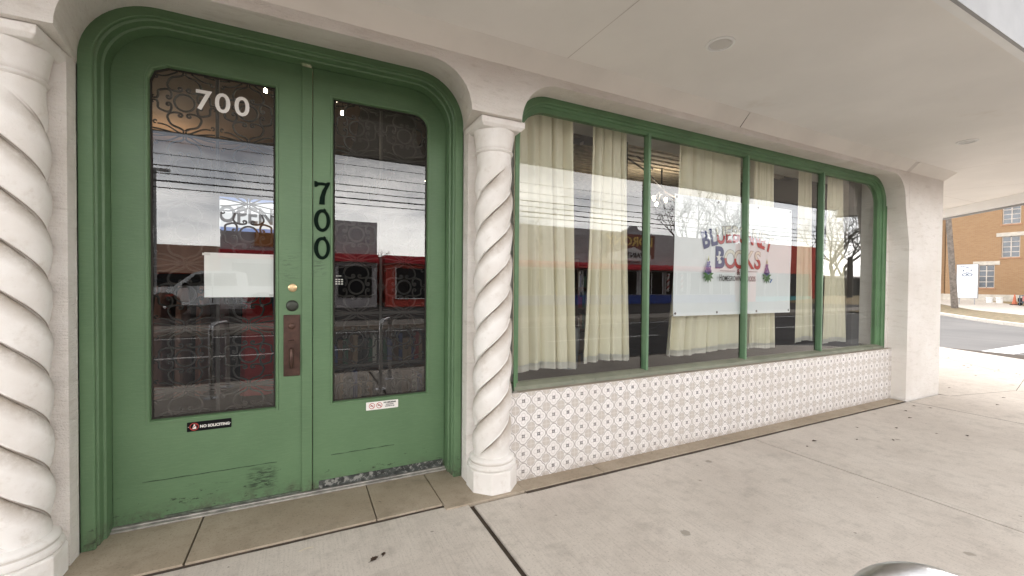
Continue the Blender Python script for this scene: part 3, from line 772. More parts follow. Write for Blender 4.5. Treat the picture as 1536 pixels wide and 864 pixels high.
# no soliciting
root, add = thing('no_soliciting_sign', (-.5,.426,.51), 'small black NO SOLICITING sign under the left door glass', 'sign')
def rrect(x0, x1, z0, z1, r): 
    p = []
    for cx, cz, a0 in ((x1-r,z1-r,0),(x0+r,z1-r,90),(x0+r,z0+r,180),(x1-r,z0+r,270)):
        for i in range(5): p.append((cx+r*math.cos(R(a0+22.5*i)), cz+r*math.sin(R(a0+22.5*i))))
    return p
m = MB(); m.poly(rrect(-.612,-.390,.519,.575,.004), [], .4265, .4298); add(m, 'plate', M_black)
m = MB(); put_text(m, 'NO SOLICITING', -.474, .4255, .5375, .0225, .0007, .92, 1, 0, .0006)
m.poly(circ(-.6055,.547,.0018,8), [], .426, .4265); m.poly(circ(-.3965,.547,.0018,8), [], .426, .4265); add(m, 'lettering', M_vinyl)
m = MB(); m.poly(circ(-.577,.547,.0225,28), [circ(-.577,.547,.0190,28)], .4255, .4264); m.cbox((-.577,.4258,.547), (.040,.0008,.0035), Matrix.Rotation(R(-45),3,'Y')); add(m, 'red_ring', M_red)
m = MB(); m.poly([(-.585,.534),(-.567,.534),(-.567,.546),(-.571,.549),(-.573,.553),(-.572,.559),(-.576,.562),(-.580,.558),(-.579,.552),(-.584,.546)], [], .4257, .4263); add(m, 'figure_mark', M_vinyl)
# no smoking
root, add = thing('no_smoking_sign', (.51,.426,.51), 'small white NO SMOKING sign under the right door glass', 'sign')
m = MB(); m.poly(rrect(.401,.621,.520,.576,.003), [], .4265, .4298); add(m, 'plate', M_vinyl)
for cx in (.440, .490):
    m = MB(); m.poly(circ(cx,.548,.0205,26), [circ(cx,.548,.0170,26)], .4255, .4264); m.cbox((cx,.4258,.548), (.036,.0008,.0035), Matrix.Rotation(R(45),3,'Y')); add(m, 'red_ring', M_red)
    m = MB(); m.box(cx-.011, cx+.011, .4259, .4263, .5455, .5495); m.box(cx-.004, cx+.002, .4259, .4263, .551, .555); add(m, 'cigarette_mark', M_print)
m = MB(); put_text(m, 'NO SMOKING', .562, .4258, .559, .0145, .0006, .92); put_text(m, 'INCLUDING', .562, .4258, .546, .0105, .0002, .95); put_text(m, 'E-CIGARETTE USE', .562, .4258, .533, .0105, .0002, .78)
add(m, 'lettering', M_print)
# keypad behind the right glass
root, add = thing('keypad', (.2,.46,1.39), 'small black keypad with white keys inside the right door glass', 'keypad')
m = MB(); m.poly(rrect(.192,.262,1.39,1.475,.006), [], .460, .468); add(m, 'housing', M_black)
for i in range(3):
    for j in range(3):
        m = MB(); m.box(.203+.018*i, .215+.018*i, .4588, .46, 1.402+.015*j, 1.409+.015*j); add(m, 'key', M_vinyl)
m = MB(); m.poly(circ(.212,1.460,.004,10), [], .459, .46); m.box(.220,.240,.459,.46,1.458,1.462); add(m, 'logo_mark', M_vinyl)
# OPEN sign
root, add = thing('open_sign', (-.32,.545,1.74), 'white and blue OPEN sign hanging behind the left grille', 'sign')
m = MB(); m.box(-.480, -.10, .520, .530, 1.758, 1.925); add(m, 'board', emis('lit white sign panel', (.95,.97,1.0), .42))
m = MB(); m.box(-.480, -.10, .518, .5215, 1.735, 1.7575); m.box(-.480, -.10, .518, .5215, 1.9255, 1.945); add(m, 'blue_border', emis('lit blue trim', (.30,.42,.80), .30))
m = MB(); put_text(m, 'OPEN', -.318, .518, 1.790, .118, .003, .98, 1.22); add(m, 'lettering', mat('grey sign print', (.26,.27,.30), .5))

# ------------------------------------------------------------------ curtains
def curtain(x0t, x1t, x0b, x1b, zt, zb, y, folds, seed, label, amp=.052):
    rnd = random.Random(seed); ph = [rnd.uniform(0, 6.28) for _ in range(4)]
    nx, nz = 130, 26; rows = []; rows2 = []
    def P(s, t):
        x0 = x0t + (x0b-x0t)*t**1.6; x1 = x1t + (x1b-x1t)*t**1.6
        sw = s + .018*math.sin(2*math.pi*folds*s*.53+ph[0]) + .01*math.sin(t*3+ph[1])*math.sin(6*s)
        a = amp*(.55+.45*t)*(.75+.35*math.sin(3.1*s+ph[2]))
        f = 2*math.pi*folds*sw + .35*math.sin(2.2*t+ph[3])
        yy = y + a - a*1.9*abs(math.cos(f/2))**.8 + .3*a*math.cos(1.7*f+ph[0])
        xx = x0 + (x1-x0)*s + .18*a*math.sin(f)
        return xx, yy
    zz = [zt + (zb-zt)*j/nz for j in range(nz+1)]
    for j in range(nz+1):
        t = j/nz; row = []
        for i in range(nx+1):
            s = i/nx; x, yy = P(s, t); row.append((x, yy, zz[j] + (.012*math.sin(5*s+ph[1]) if j == nz else 0)))
        rows.append(row)
    root = empty('curtain', ((x0b+x1b)/2, y, zb), label, 'curtain', 'curtains hanging behind the shop window'); off = -Vector(root.location)
    m = MB(); m.grid(rows); o = m.build('cloth', M_curt, root, smooth=True, angle=180, normals=False); shift(o, off)
    hem = []
    for k, t in enumerate((1.0, 1.03)):
        hem.append([(P(i/nx, 1.0)[0], P(i/nx, 1.0)[1]-.0, rows[-1][i][2] - (.0 if k == 0 else .055)) for i in range(nx+1)])
    m = MB(); m.grid(hem); o = m.build('hem', M_hem, root, smooth=True, angle=180, normals=False); shift(o, off)
curtain(1.43, 2.00, 1.45, 2.045, 2.95, .775, .30, 5, 1, 'cream curtain at the left end of the window, beside the twisted column')
curtain(2.23, 2.62, 2.15, 2.68, 2.95, .80, .31, 4.4, 2, 'cream curtain hanging just left of the first window mullion')
curtain(3.23, 4.17, 3.10, 4.19, 2.95, .80, .30, 6.5, 3, 'wide cream curtain flaring below the left half of the banner')
curtain(4.36, 4.72, 4.28, 4.78, 2.95, .79, .31, 5, 4, 'cream curtain behind the right half of the banner')
curtain(5.36, 5.62, 5.34, 5.68, 2.95, .80, .40, 3, 5, 'dim narrow curtain just left of the last window mullion', .03)
curtain(5.78, 6.12, 5.72, 6.24, 2.95, .775, .30, 4, 6, 'cream curtain in the last pane at the right end', .03)
m = MB(); m.box(6.42, 6.60, .30, .36, .0, 2.9); o = m.build('interior_panel', mat('grey beige panel', (.10,.095,.09), .8, spec=.1), shop)

# ------------------------------------------------------------------ banner
bx0, bx1, bz0, bz1, by = 3.035, 4.795, 1.134, 2.252, .135
root, add = thing('banner', (3.9,by,bz0), 'white bookshop banner with blue and red lettering hung inside the window', 'banner')
def bY(x, z): return by + .006*math.sin(3.2*(x-bx0)+.6) + .004*math.sin(6*(z-bz0))
m = MB(); rows = []
for i in range(41): rows.append([(bx0+(bx1-bx0)*i/40, bY(bx0+(bx1-bx0)*i/40, bz0+(bz1-bz0)*j/24), bz0+(bz1-bz0)*j/24) for j in range(25)])
m.grid(rows); add(m, 'sheet', mat('white banner vinyl', (.76,.79,.82), .45, var=.02, bump=.08, bs=5), smooth=True)
for x in (bx0+.025, 3.62, 4.21, bx1-.03):
    for z in (bz0+.025, bz1-.025):
        m = MB(); m.poly(circ(x, z, .011, 14), [circ(x, z, .005, 14)], bY(x, z)-.0035, bY(x, z)-.001); add(m, 'grommet', M_bronze)
blue = mat('navy banner print', (.035,.05,.16), .5); redp = mat('brick red banner print', (.42,.05,.05), .5); outl_ = mat('banner outline print', (.10,.07,.07), .5)
cream = mat('cream banner print', (.72,.70,.62), .5)
def split_letter(ch, x, z, size, rot, sx, sz, cut, ox=0):
    """outline + upper cream + lower red fill of one letter, cut at height cut"""
    yb = bY(x, z) - .005
    m1 = MB(); put_text(m1, ch, x, yb, z, size, .0075, sx, sz, rot, .0004); add(m1, 'letter_outline', outl_)
    for up_, mt in ((True, cream), (False, redp)):
        m2 = MB(); put_text(m2, ch, x, yb-.0008, z, size, .0035, sx, sz, rot, .0002)
        import bmesh
        me = bpy.data.meshes.new('t'); me.from_pydata(m2.v, [], m2.f); bm = bmesh.new(); bm.from_mesh(me)
        bmesh.ops.bisect_plane(bm, geom=bm.verts[:]+bm.edges[:]+bm.faces[:], plane_co=(0,0,cut), plane_no=(0,0,1), clear_outer=not up_, clear_inner=up_)
        m3 = MB(); m3.v = [tuple(v_.co) for v_ in bm.verts]; bm.verts.index_update(); m3.f = [tuple(v_.index for v_ in f_.verts) for f_ in bm.faces]; bm.free(); bpy.data.meshes.remove(me)
        if m3.f: add(m3, 'letter_fill', mt)
name1 = 'BLUEBONNET'; x0a, x1a = 3.41, 4.42
BL = .205
for i, ch in enumerate(name1):
    s = (i+.5)/len(name1); x = x0a + (x1a-x0a)*s; q = 2*s-1
    z = 1.768 + .085*(1-q*q); rot = -math.atan(.17*q)*1.0 + 0
    rot = math.atan(-2*.085*q/((x1a-x0a)/2))
    if i < 2:
        m1 = MB(); put_text(m1, ch, x, bY(x, z)-.005, z, .215, .0085, .86, 1.05, rot, .0004); add(m1, 'letter', blue)
    else: split_letter(ch, x, z, .215, rot, .86, 1.05, z+.078)
for i, ch in enumerate('BOOKS'):
    x = 3.645 + .138*i; z = 1.597; sc = 1.12 if i == 0 else 1.0
    if i == 0:
        m1 = MB(); put_text(m1, ch, x, bY(x, z)-.005, z, .27, .011, .92, 1.05, 0, .0004); add(m1, 'letter', blue)
        m1 = MB(); m1.poly(star(x-.012, z+.095, .045), [], bY(x, z)-.0065, bY(x, z)-.006); add(m1, 'star', M_vinyl)
    else: split_letter(ch, x+.014, z, .252, 0, .90, 1.0, z+.092)
m = MB(); m.box(3.64, 3.86, by-.0105, by-.010, 1.562, 1.566); add(m, 'rule_line', outl_); m = MB(); m.box(3.98, 4.21, by-.0105, by-.010, 1.562, 1.566); add(m, 'rule_line', outl_)
m = MB(); put_text(m, '&', 3.92, bY(3.92,1.54)-.005, 1.53, .085, .001, .9, 1, 0, .0004)
for ch, x, sz_ in (('H',3.650,1.3),('OMEGROWN',3.812,1),('G',3.995,1.3),('OODS',4.108,1)):
    put_text(m, ch, x, by-.0105, 1.466, .066, .0005, .70 if len(ch) > 4 else .78, sz_*1.1, 0, .0004)
add(m, 'lettering', M_print)
mg = mat('bluebonnet leaf print', (.07,.17,.05), .6); mblue = mat('bluebonnet petal print', (.14,.14,.34), .6); mpale = mat('pale bud print', (.72,.72,.42), .6)
for fx in (3.475, 4.365):
    rnd = random.Random(int(fx*100)); yb = by-.0108
    for k in range(7):
        h = 1.535+.021*k; wd = .040*(1-k/8)
        for j in range(4-k//2):
            m = MB(); cx = fx + (j-(3-k//2)/2)*.022 + rnd.uniform(-.003,.003); m.poly(circ(cx, h+rnd.uniform(-.004,.004), .0150*(1-.05*k), 8), [], yb, yb+.0005); add(m, 'petal', mblue if k < 6 else mpale)
    m = MB(); m.poly([(fx-.012,1.66),(fx,1.705),(fx+.012,1.66)], [], yb, yb+.0005); add(m, 'bud', mpale)
    for a in (200, 235, 265, 300, 335, 15, 165):
        m = MB(); L_ = .078; ca, sa = math.cos(R(a)), math.sin(R(a)); bx_, bz_ = fx, 1.518
        m.poly([(bx_, bz_), (bx_+L_*.5*ca-.014*sa, bz_+L_*.5*sa+.014*ca), (bx_+L_*ca, bz_+L_*sa), (bx_+L_*.5*ca+.014*sa, bz_+L_*.5*sa-.014*ca)], [], yb-.0006, yb-.0001); add(m, 'leaf', mg)
m = MB(); m.cbox((4.44,by-.0105,1.475), (.05,.0006,.014), Matrix.Rotation(R(-50),3,'Y')); add(m, 'blue_dash', mat('blue dash print', (.05,.12,.40), .6))
# cord tying the banner corner
m = MB(); m.tube([(bx0+.02,by-.004,bz0+.03),(bx0-.10,by+.10,bz0-.10),(bx0-.20,by+.2,bz0-.16)], .003, 5); add(m, 'cord', M_black)

# ------------------------------------------------------------------ interior lamps
M_bulb = emis('glowing warm bulb', (1.0,.86,.62), 25)
root, add = thing('chandelier', (4.8,2.0,2.75), 'black branching chandelier with lit bulbs behind the window', 'chandelier')
cx, cy_, cz_ = 4.78, 2.0, 3.0
m = MB(); m.cyl((cx,cy_,2.80), (cx,cy_,3.5), .012, 8); m.lathe((cx,cy_,2.80), [(.02,-.03),(.04,0),(.02,.03)], 12); add(m, 'stem', M_iron)
for (bx, by_, bz) in [(5.10,2.0,2.76),(4.87,2.0,2.70),(4.63,2.0,2.70),(4.70,2.2,2.76),(4.93,2.0,3.40),(4.98,2.3,2.70)]:
    m = MB(); m.tube([(cx,cy_,2.86 if bz < 3 else 3.2),((bx+cx)/2,(by_+cy_)/2,bz-.02),(bx,by_,bz-.10),(bx,by_,bz-.04)], .008, 6); arm = add(m, 'arm', M_iron)
    m = MB(); m.lathe((bx,by_,bz), [(.006,-.035),(.010,-.03),(.020,-.005),(.023,.010),(.016,.026),(.004,.032)], 14); o = m.build('bulb', M_bulb, arm, smooth=True); shift(o, -Vector(root.location))
m = MB(); m.tube([(3.6,1.6,3.12),(4.2,1.75,3.0),(4.9,2.0,2.80),(5.3,2.1,2.74)], .012, 6); m.tube([(3.3,1.5,3.0),(3.9,1.6,3.12),(4.4,1.8,3.05)], .012, 6); add(m, 'branch', M_wood)
DB = [(-.246,1.0,2.834,'topmost of the two lit bulbs behind the left grille'),(-.182,1.0,2.728,'lower of the two lit bulbs behind the left grille'),
      (.244,1.0,2.868,'lit bulb at the top left corner of the right glass'),(.286,1.0,2.77,'lit bulb just below the right glass corner'),(.975,1.0,2.308,'lit bulb at the right edge of the right glass')]
for x, y, z, lab in DB:
    root, add = thing('pendant_bulb', (x,y,z), lab, 'light bulb', 'pendant bulbs behind the doors')
    m = MB(); m.cyl((x,y,z+.035), (x,y,3.36), .003, 5); add(m, 'cord', M_black)
    m = MB(); m.lathe((x,y,z), [(.004,.022),(.008,.018),(.013,.0),(.010,-.010),(.003,-.015)], 14); add(m, 'bulb', M_bulb, smooth=True)
def lamp(name, loc, power, col=(1,.8,.55), r=.08):
    l = bpy.data.lights.new(name, 'POINT'); l.energy = power; l.color = col; l.shadow_soft_size = r
    o = bpy.data.objects.new(name, l); o.location = loc; COL.objects.link(o)
lamp('chandelier_light', (4.8,2.1,2.75), 5, (1,.86,.68))
lamp('pendant_light', (.2,1.1,2.6), 3)
lamp('shop_light', (-1.5,4,2.9), 6)

# ------------------------------------------------------------------ interior furniture
def rack_clothes():
    root, add = thing('clothing_rail', (-1.0,1.3,0), 'black clothing rail standing inside behind the left door', 'clothing rack')
    m = MB()
    for x in (-1.75, -.42): m.cyl((x,1.3,.06), (x,1.3,1.42), .014, 10); m.box(x-.02, x+.02, 1.05, 1.55, .02, .06)
    m.cyl((-1.75,1.3,1.42), (-.42,1.3,1.42), .014, 10); add(m, 'frame', M_black)
    cols = [('dusty pink',(.22,.12,.10)),('pale rose',(.25,.15,.12)),('terracotta',(.19,.085,.06)),('mauve',(.14,.085,.09)),('tan',(.18,.13,.09)),('faded salmon',(.22,.12,.10))]
    for i in range(10):
        x = -1.68 + .125*i; nm, c_ = cols[i % 6]
        r2, ad = thing('hanging_garment', (x,1.3,.6), ['first','second','third','fourth','fifth','sixth','seventh','eighth','ninth','tenth'][i] + ' garment from the left on the rail, ' + nm, 'garment', 'garments on the clothing rail')
        m = MB(); rows = []
        for j in range(10):
            t = j/9; wd = .17*(.6+.4*min(1, t*4))+.04*t
            rows.append([(x+(.018+.02*t)*math.cos(a)+.008*math.sin(5*a+i), 1.3+wd*math.sin(a), 1.38-.80*t) for a in [2*math.pi*k/20 for k in range(20)]])
        m.grid(rows, True); ad(m, 'cloth', mat('garment ' + nm, c_, .9, var=.15), smooth=True)
        m = MB(); m.tube([(x,1.3,1.44),(x,1.31,1.41),(x,1.3,1.385)], .003, 5); ad(m, 'hanger', M_black)
rack_clothes()
root, add = thing('hanging_coat', (-.28,1.1,.6), 'bright red coat hanging behind the paper on the left door', 'coat')
m = MB(); rows = []
for j in range(12):
    t = j/11; wd = .10*(.5+.5*min(1, t*5))+.03*t
    rows.append([(-.30+wd*math.cos(a), 1.15+(.05+.03*t)*math.sin(a)+.01*math.sin(6*a), 1.50-.95*t) for a in [2*math.pi*k/24 for k in range(24)]])
m.grid(rows, True); add(m, 'body', mat('red wool', (.24,.012,.012), .9), smooth=True)
m = MB(); m.tube([(-.21,1.15,1.44),(-.16,1.14,1.15),(-.15,1.13,.90)], [.04,.045,.035], 10); add(m, 'sleeve', mat('dark blue wool', (.03,.05,.10), .9), smooth=True)
def bookcase(x0, x1, y, zbase, levels, h, seed, where):
    rnd = random.Random(seed)
    root, add = thing('bookcase', ((x0+x1)/2,y,zbase), f'brown wooden bookcase full of books {where}', 'bookcase')
    m = MB()
    for x in (x0, x1-.02): m.box(x, x+.02, y, y+.26, zbase, zbase+levels*h+.02)
    add(m, 'side_panel', M_wood)
    for k in range(levels+1):
        m = MB(); m.box(x0+.021, x1-.021, y+.002, y+.25, zbase+k*h, zbase+k*h+.02); add(m, 'shelf', M_wood)
    m = MB(); m.box(x0+.021, x1-.021, y+.251, y+.26, zbase, zbase+levels*h); add(m, 'back_panel', M_wood)
    pal = [('white',(.38,.36,.32)),('red',(.18,.025,.02)),('blue',(.03,.045,.12)),('green',(.03,.075,.045)),('tan',(.20,.14,.09)),('black',(.02,.02,.02)),('brown',(.09,.05,.03)),('grey',(.13,.13,.135))]
    ordn = ['bottom','second','third','fourth','fifth','sixth']
    for k in range(levels):
        x = x0+.03
        while x < x1-.07:
            wd = rnd.uniform(.026,.058); hh = rnd.uniform(.17,h-.06); nm, c_ = rnd.choice(pal)
            o = MB().box(-wd/2+.001, wd/2-.001, 0, rnd.uniform(.13,.19), 0, hh).build('book', bookmats.setdefault(nm, mat('book cloth '+nm, c_, .6, var=.1)), None, bevel=.002, loc=(x+wd/2, y+.02, zbase+k*h+.021))
            tag(o, f'{nm} book standing on the {ordn[k]} shelf of the bookcase {where}', 'book', 'books on the shop shelves')
            x += wd + (rnd.uniform(.05,.15) if rnd.random() < .08 else 0)
bookmats = {}
bookcase(.22, 1.15, 1.35, 0, 3, .33, 5, 'behind the right door')
bookcase(3.2, 4.3, 3.0, 0, 5, .34, 6, 'deep behind the banner')
bookcase(1.95, 2.95, 1.5, .0, 5, .34, 9, 'between the first two curtains')
root, add = thing('waste_bin', (2.0,.55,0), 'tall translucent grey bin behind the gap between the first two curtains', 'bin')
m = MB(); m.lathe((2.13,.50,.672), [(.085,0),(.10,.20),(.11,.36),(.105,.36),(.095,.20),(.08,.01)], 24); add(m, 'body', mat('grey plastic bin', (.25,.26,.27), .5), smooth=True)

# ------------------------------------------------------------------ bike rack in front (inverted U tubes)
def bike_rack(ax, ay, bx, by_, h, label):
    root, add = thing('bike_rack', ((ax+bx)/2,(ay+by_)/2,0), label, 'bike rack', 'bike racks on the sidewalk')
    A = Vector((ax, ay, 0)); B = Vector((bx, by_, 0)); d = (B-A).normalized(); r = .11; z = Vector((0,0,1)); pts = [A, A+z*(h-r)*.5]
    for i in range(13):
        a = math.pi - math.pi/2*i/12; pts.append(A + d*(r+r*math.cos(a)) + z*(h-r+r*math.sin(a)))
    for i in range(13):
        a = math.pi/2 - math.pi/2*i/12; pts.append(B - d*(r-r*math.cos(a)) + z*(h-r+r*math.sin(a)))
    pts += [B+z*(h-r)*.5, B]
    m = MB(); m.tube(pts, .026, 24); add(m, 'tube', M_steel, smooth=True)
    for q in (A, B):
        m = MB(); m.lathe(q, [(.075,.0),(.075,.008),(.07,.010)], 24); f_ = add(m, 'base_flange', M_steel)
bike_rack(.938, -2.245, 1.16, -2.82, .903, 'shiny steel bike rack whose top shows at the lower right')
bike_rack(-.99, -2.62, -.90, -3.2, .885, 'steel bike rack on the sidewalk seen only mirrored in the left door glass')

# ------------------------------------------------------------------ litter
rnd = random.Random(3)
def px_leaf(x, y, s, rot, lab, straw=False):
    m = MB(); n = 9; L_ = s
    top = [(-L_*.5+L_*i/n, .32*L_*math.sin(math.pi*i/n)*(1+.3*math.sin(i*2.7))) for i in range(n+1)]
    bot = [(-L_*.5+L_*i/n, -.28*L_*math.sin(math.pi*i/n)*(1+.35*math.sin(i*1.9+1))) for i in range(n+1)]
    if straw: m.tube([(-L_/2,0,.003),(0,.006,.004),(L_/2,0,.003)], .002, 5)
    else:
        rows = [[(p, q, .004+.25*s*abs(q/s)**1.2) for p, q in top], [(p, 0, .003) for p, q in top], [(p, q, .004+.3*s*abs(q/s)) for p, q in bot]]
        m.grid(rows); m.add([(-L_*.5,-.002,.004),(-L_*.75,-.001,.006),(-L_*.75,.002,.006),(-L_*.5,.002,.004)], [(0,1,2,3)])
    o = m.build('dry_leaf' if not straw else 'straw_twig', M_leaf if not straw else M_twig, None, loc=(x, y, zg(x)+.001)); o.rotation_euler = (0, 0, rot)
    tag(o, lab, 'leaf' if not straw else 'twig', 'dry leaves on the sidewalk' if not straw else 'straw bits by the doors')
spots_l = LEAFSPOTS = [(4.6,-.6),(4.9,-.75),(5.35,-.6),(5.5,-.85),(5.0,-.42),(4.2,-.45),(5.9,-.5),(6.2,-.35),(6.55,-.3),(6.62,-.42),(5.7,-1.0),(6.0,-1.3),(4.0,-.5),(7.6,-.7),(8.2,-.6)]
for i, (x, y) in enumerate(spots_l): px_leaf(x, y, rnd.uniform(.022,.05), rnd.uniform(0,6.28), 'small dry brown leaf on the sidewalk near the tiled wall')
for i in range(26): px_leaf(rnd.uniform(8.2,12.5), rnd.uniform(-.2,2.2), rnd.uniform(.02,.055), rnd.uniform(0,6.28), 'small dry leaf on the bright sidewalk past the pilaster')
px_leaf(1.96, -1.62, .055, 1.9, 'lone dark leaf on the bare concrete left of the bike rack')
px_leaf(.33, -.44, .05, .6, 'dark shrivelled leaf in front of the right door')
px_leaf(.38, -.42, .035, 1.2, 'tiny dark leaf scrap touching the shrivelled leaf by the doors')
px_leaf(.02, -.20, .07, .15, 'pale straw on the concrete below the double doors', True)
px_leaf(.08, .33, .20, .12, 'long pale straw against the door threshold', True)
px_leaf(-.62, .30, .05, .7, 'short pale chip on the tan stone by the left door', True)

# ------------------------------------------------------------------ the scene past the corner
M_brick = None
def brick():
    t = NT('tan brick'); c = t.coord(); x, y, z = t.sep(c)
    cmb = t.n('ShaderNodeCombineXYZ'); t.l(y, cmb.inputs[0]); t.l(z, cmb.inputs[1])
    b = t.n('ShaderNodeTexBrick'); t.l(cmb.outputs[0], b.inputs['Vector']); b.inputs['Scale'].default_value = 1.0
    b.inputs['Brick Width'].default_value = .22; b.inputs['Row Height'].default_value = .075; b.inputs['Mortar Size'].default_value = .008
    b.inputs['Color1'].default_value = (.30,.175,.092,1); b.inputs['Color2'].default_value = (.35,.215,.115,1); b.inputs['Mortar'].default_value = (.30,.23,.16,1)
    n = t.noise(c, 1.0, 5); col = t.mix(t.math('MULTIPLY', t.ramp(n, .4, .7), .25), b.outputs[0], (.30,.185,.10))
    t.principled(col, .85, 0, None, .2); return t.m
M_brick = brick()
M_lintel = mat('weathered concrete lintel', (.50,.46,.40), .8, var=.12, vs=4)
M_wframe = mat('old pale window frame', (.50,.45,.40), .6)
M_dkglass = mat('dark window pane', (.045,.055,.07), .12, var=.5, vs=1.5, spec=.6)
root, add = thing('brick_building', (50,12,.4), 'three storey tan brick building across the side street', 'building')
BX = 50.0
wins = [(9.75,6.55,.98,1.52),(9.75,3.92,.98,1.66),(11.05,1.50,.95,1.85),(14.9,6.55,.98,1.52),(5.2,6.55,.98,1.52),(5.2,3.92,.98,1.66),(5.2,1.5,.95,1.85),(16.8,3.92,.98,1.66),(18.6,1.5,.95,1.85)]
m = MB(); holes = [[(yc-w_/2,z_),(yc-w_/2,z_+h_),(yc+w_/2,z_+h_),(yc+w_/2,z_)] for yc, z_, w_, h_ in wins]
yz = lambda u, w, d: (d, u, w)
m.poly([(-4,.95),(13.55,.95),(13.55,11),(-4,11)], [h for h, q in zip(holes, wins) if q[0] < 13], BX, BX+.3, mp=yz)
m.poly([(13.56,.95),(30,.95),(30,11),(13.56,11)], [h for h, q in zip(holes, wins) if q[0] > 13], BX+.9, BX+1.2, mp=yz)
m.box(BX, BX+.9, 13.5, 13.56, .95, 11); m.box(BX+.3, BX+12, -4, -3.7, .95, 11); add(m, 'wall', M_brick)
m = MB(); m.box(BX-.04, BX+.35, -4.03, 13.58, .2, .95); m.box(BX+.86, BX+1.2, 13.585, 30, .2, .95); add(m, 'foundation', M_lintel)
m = MB(); m.box(BX-.12, BX+12, -4.1, 13.7, 11, 11.3); add(m, 'roof', M_lintel)
m = MB(); m.box(BX-.045, BX-.041, 8.9, 9.3, .42, .72); add(m, 'vent', M_dark)
for yc, z_, w_, h_ in wins:
    X_ = BX if yc < 13 else BX+.9
    m = MB(); 
    for a_, b_, c_, d_ in ((yc-w_/2,yc-w_/2+.06,z_,z_+h_),(yc+w_/2-.06,yc+w_/2,z_,z_+h_),(yc-.03,yc+.03,z_+.06,z_+h_-.06)): m.box(X_+.10, X_+.16, a_, b_, c_, d_)
    for kk in range(5):
        zz = z_ + kk*(h_-.05)/4; m.box(X_+.105, X_+.155, yc-w_/2+.06, yc-.03, zz, zz+.05); m.box(X_+.105, X_+.155, yc+.03, yc+w_/2-.06, zz, zz+.05)
    wo = add(m, 'window', M_wframe)
    m = MB(); m.box(X_+.125, X_+.135, yc-w_/2, yc+w_/2, z_, z_+h_); o = m.build('pane', M_dkglass, wo); shift(o, -Vector(root.location))
    m = MB(); m.box(X_-.05, X_+.10, yc-w_/2-.28, yc+w_/2+.28, z_+h_, z_+h_+.30); o = m.build('lintel', M_lintel, wo); shift(o, -Vector(root.location))
    m = MB(); m.box(X_-.06, X_+.12, yc-w_/2-.08, yc+w_/2+.08, z_-.12, z_-.001); o = m.build('sill', mat('brick sill', (.36,.2,.12), .8), wo); shift(o, -Vector(root.location))

root, add = thing('clinic_sign', (45,10.7,.2), 'tall white notice board with a cross logo in front of the brick building', 'sign')
X_ = 45.0; y0, y1, za, zb = 10.10, 11.22, .72, 3.22
m = MB(); m.box(X_, X_+.06, y0, y1, za, zb); add(m, 'board', mat('white sign face', (.80,.83,.88), .4, var=.01))
m = MB(); 
for a_, b_, c_, d_ in ((y0-.03,y0,za-.03,zb+.03),(y1,y1+.03,za-.03,zb+.03),(y0,y1,zb,zb+.03),(y0,y1,za-.03,za)): m.box(X_-.01, X_+.07, a_, b_, c_, d_)
add(m, 'frame', mat('grey sign frame', (.18,.18,.19), .5))
for yy in (y0+.15, y1-.15):
    m = MB(); m.box(X_+.02, X_+.05, yy-.03, yy+.03, .15, za-.03); add(m, 'post', M_drip)
M_slate = mat('slate blue print', (.10,.13,.20), .6)
fx_ = lambda u, w, d: (d, u, w); yc = (y0+y1)/2
m = MB(); zc = 2.78
cross = [(-.07,.24),(.07,.24),(.07,.07),(.24,.07),(.24,-.07),(.07,-.07),(.07,-.20),(-.07,-.20),(-.07,-.07),(-.24,-.07),(-.24,.07),(-.07,.07)]
m.poly([(yc-a_, zc+b_) for a_, b_ in cross], [[(yc-a_*.72, zc+b_*.76) for a_, b_ in cross]], X_-.006, X_-.001, mp=fx_)
for s_ in (-1, 1): m.poly(circ(yc+s_*.14, zc-.32, .15, 20, 1, .75), [circ(yc+s_*.14, zc-.32, .09, 20, 1, .7)], X_-.0065, X_-.001, mp=fx_)
add(m, 'logo', M_slate)
m = MB()
for z_, a_, b_, h_ in ((3.05,.12,.47,.05),(3.055,.50,.95,.025),(2.30,.03,1.08,.018),(2.06,.15,.88,.03),(1.97,.28,.80,.03),(1.72,.36,.72,.022),(1.47,.42,.66,.022),(1.38,.08,1.0,.03),(1.30,.08,1.02,.03),(1.02,.08,1.02,.03)):
    # unreadable lines of small print: rows of short dashes
    p = a_; rn = random.Random(int(z_*100))
    while p < b_-.02:
        q = min(b_, p+rn.uniform(.05,.13)); m.box(X_-.006, X_-.001, y1-q, y1-p, z_, z_+h_); p = q+.014
add(m, 'small_print', M_slate)

root, add = thing('utility_pole', (41,10.05,0), 'leaning brown wooden utility pole beside the white notice board', 'utility pole')
m = MB(); m.tube([(41,10.05,-.1),(41,10.18,2.0),(41,10.5,6.5),(41,10.8,10.5)], [.19,.175,.145,.12], 14); add(m, 'shaft', M_pole, smooth=True)
m = MB(); m.box(40.95, 41.05, 9.6, 12.0, 10.0, 10.12); add(m, 'crossarm', M_pole)
for i, y in enumerate((10.02, 9.72)):
    root, add = thing('white_bucket', (47.5,y,.33), ['white plastic bucket nearest the notice board','white plastic bucket right of the other bucket'][i], 'bucket', 'white buckets by the brick wall')
    yy = [10.15, 9.62][i]
    m = MB(); m.lathe((47.5,yy,.34), [(.17,0),(.20,.40),(.215,.41),(.215,.44),(.19,.44)], 18); add(m, 'body', M_white, smooth=True)
    m = MB(); m.tube([(47.29,yy-.19,.70),(47.28,yy,.60),(47.29,yy+.19,.70)], .008, 5); add(m, 'handle', M_drip)
root, add = thing('traffic_cone', (46,8.5,.27), 'faded orange traffic cone at the foot of the brick wall', 'traffic cone')
m = MB(); m.lathe((46,8.5,.27), [(.14,.04),(.10,.25),(.055,.55),(.03,.74),(.02,.75)], 16); add(m, 'cone', mat('faded orange plastic', (.50,.14,.07), .6), smooth=True)
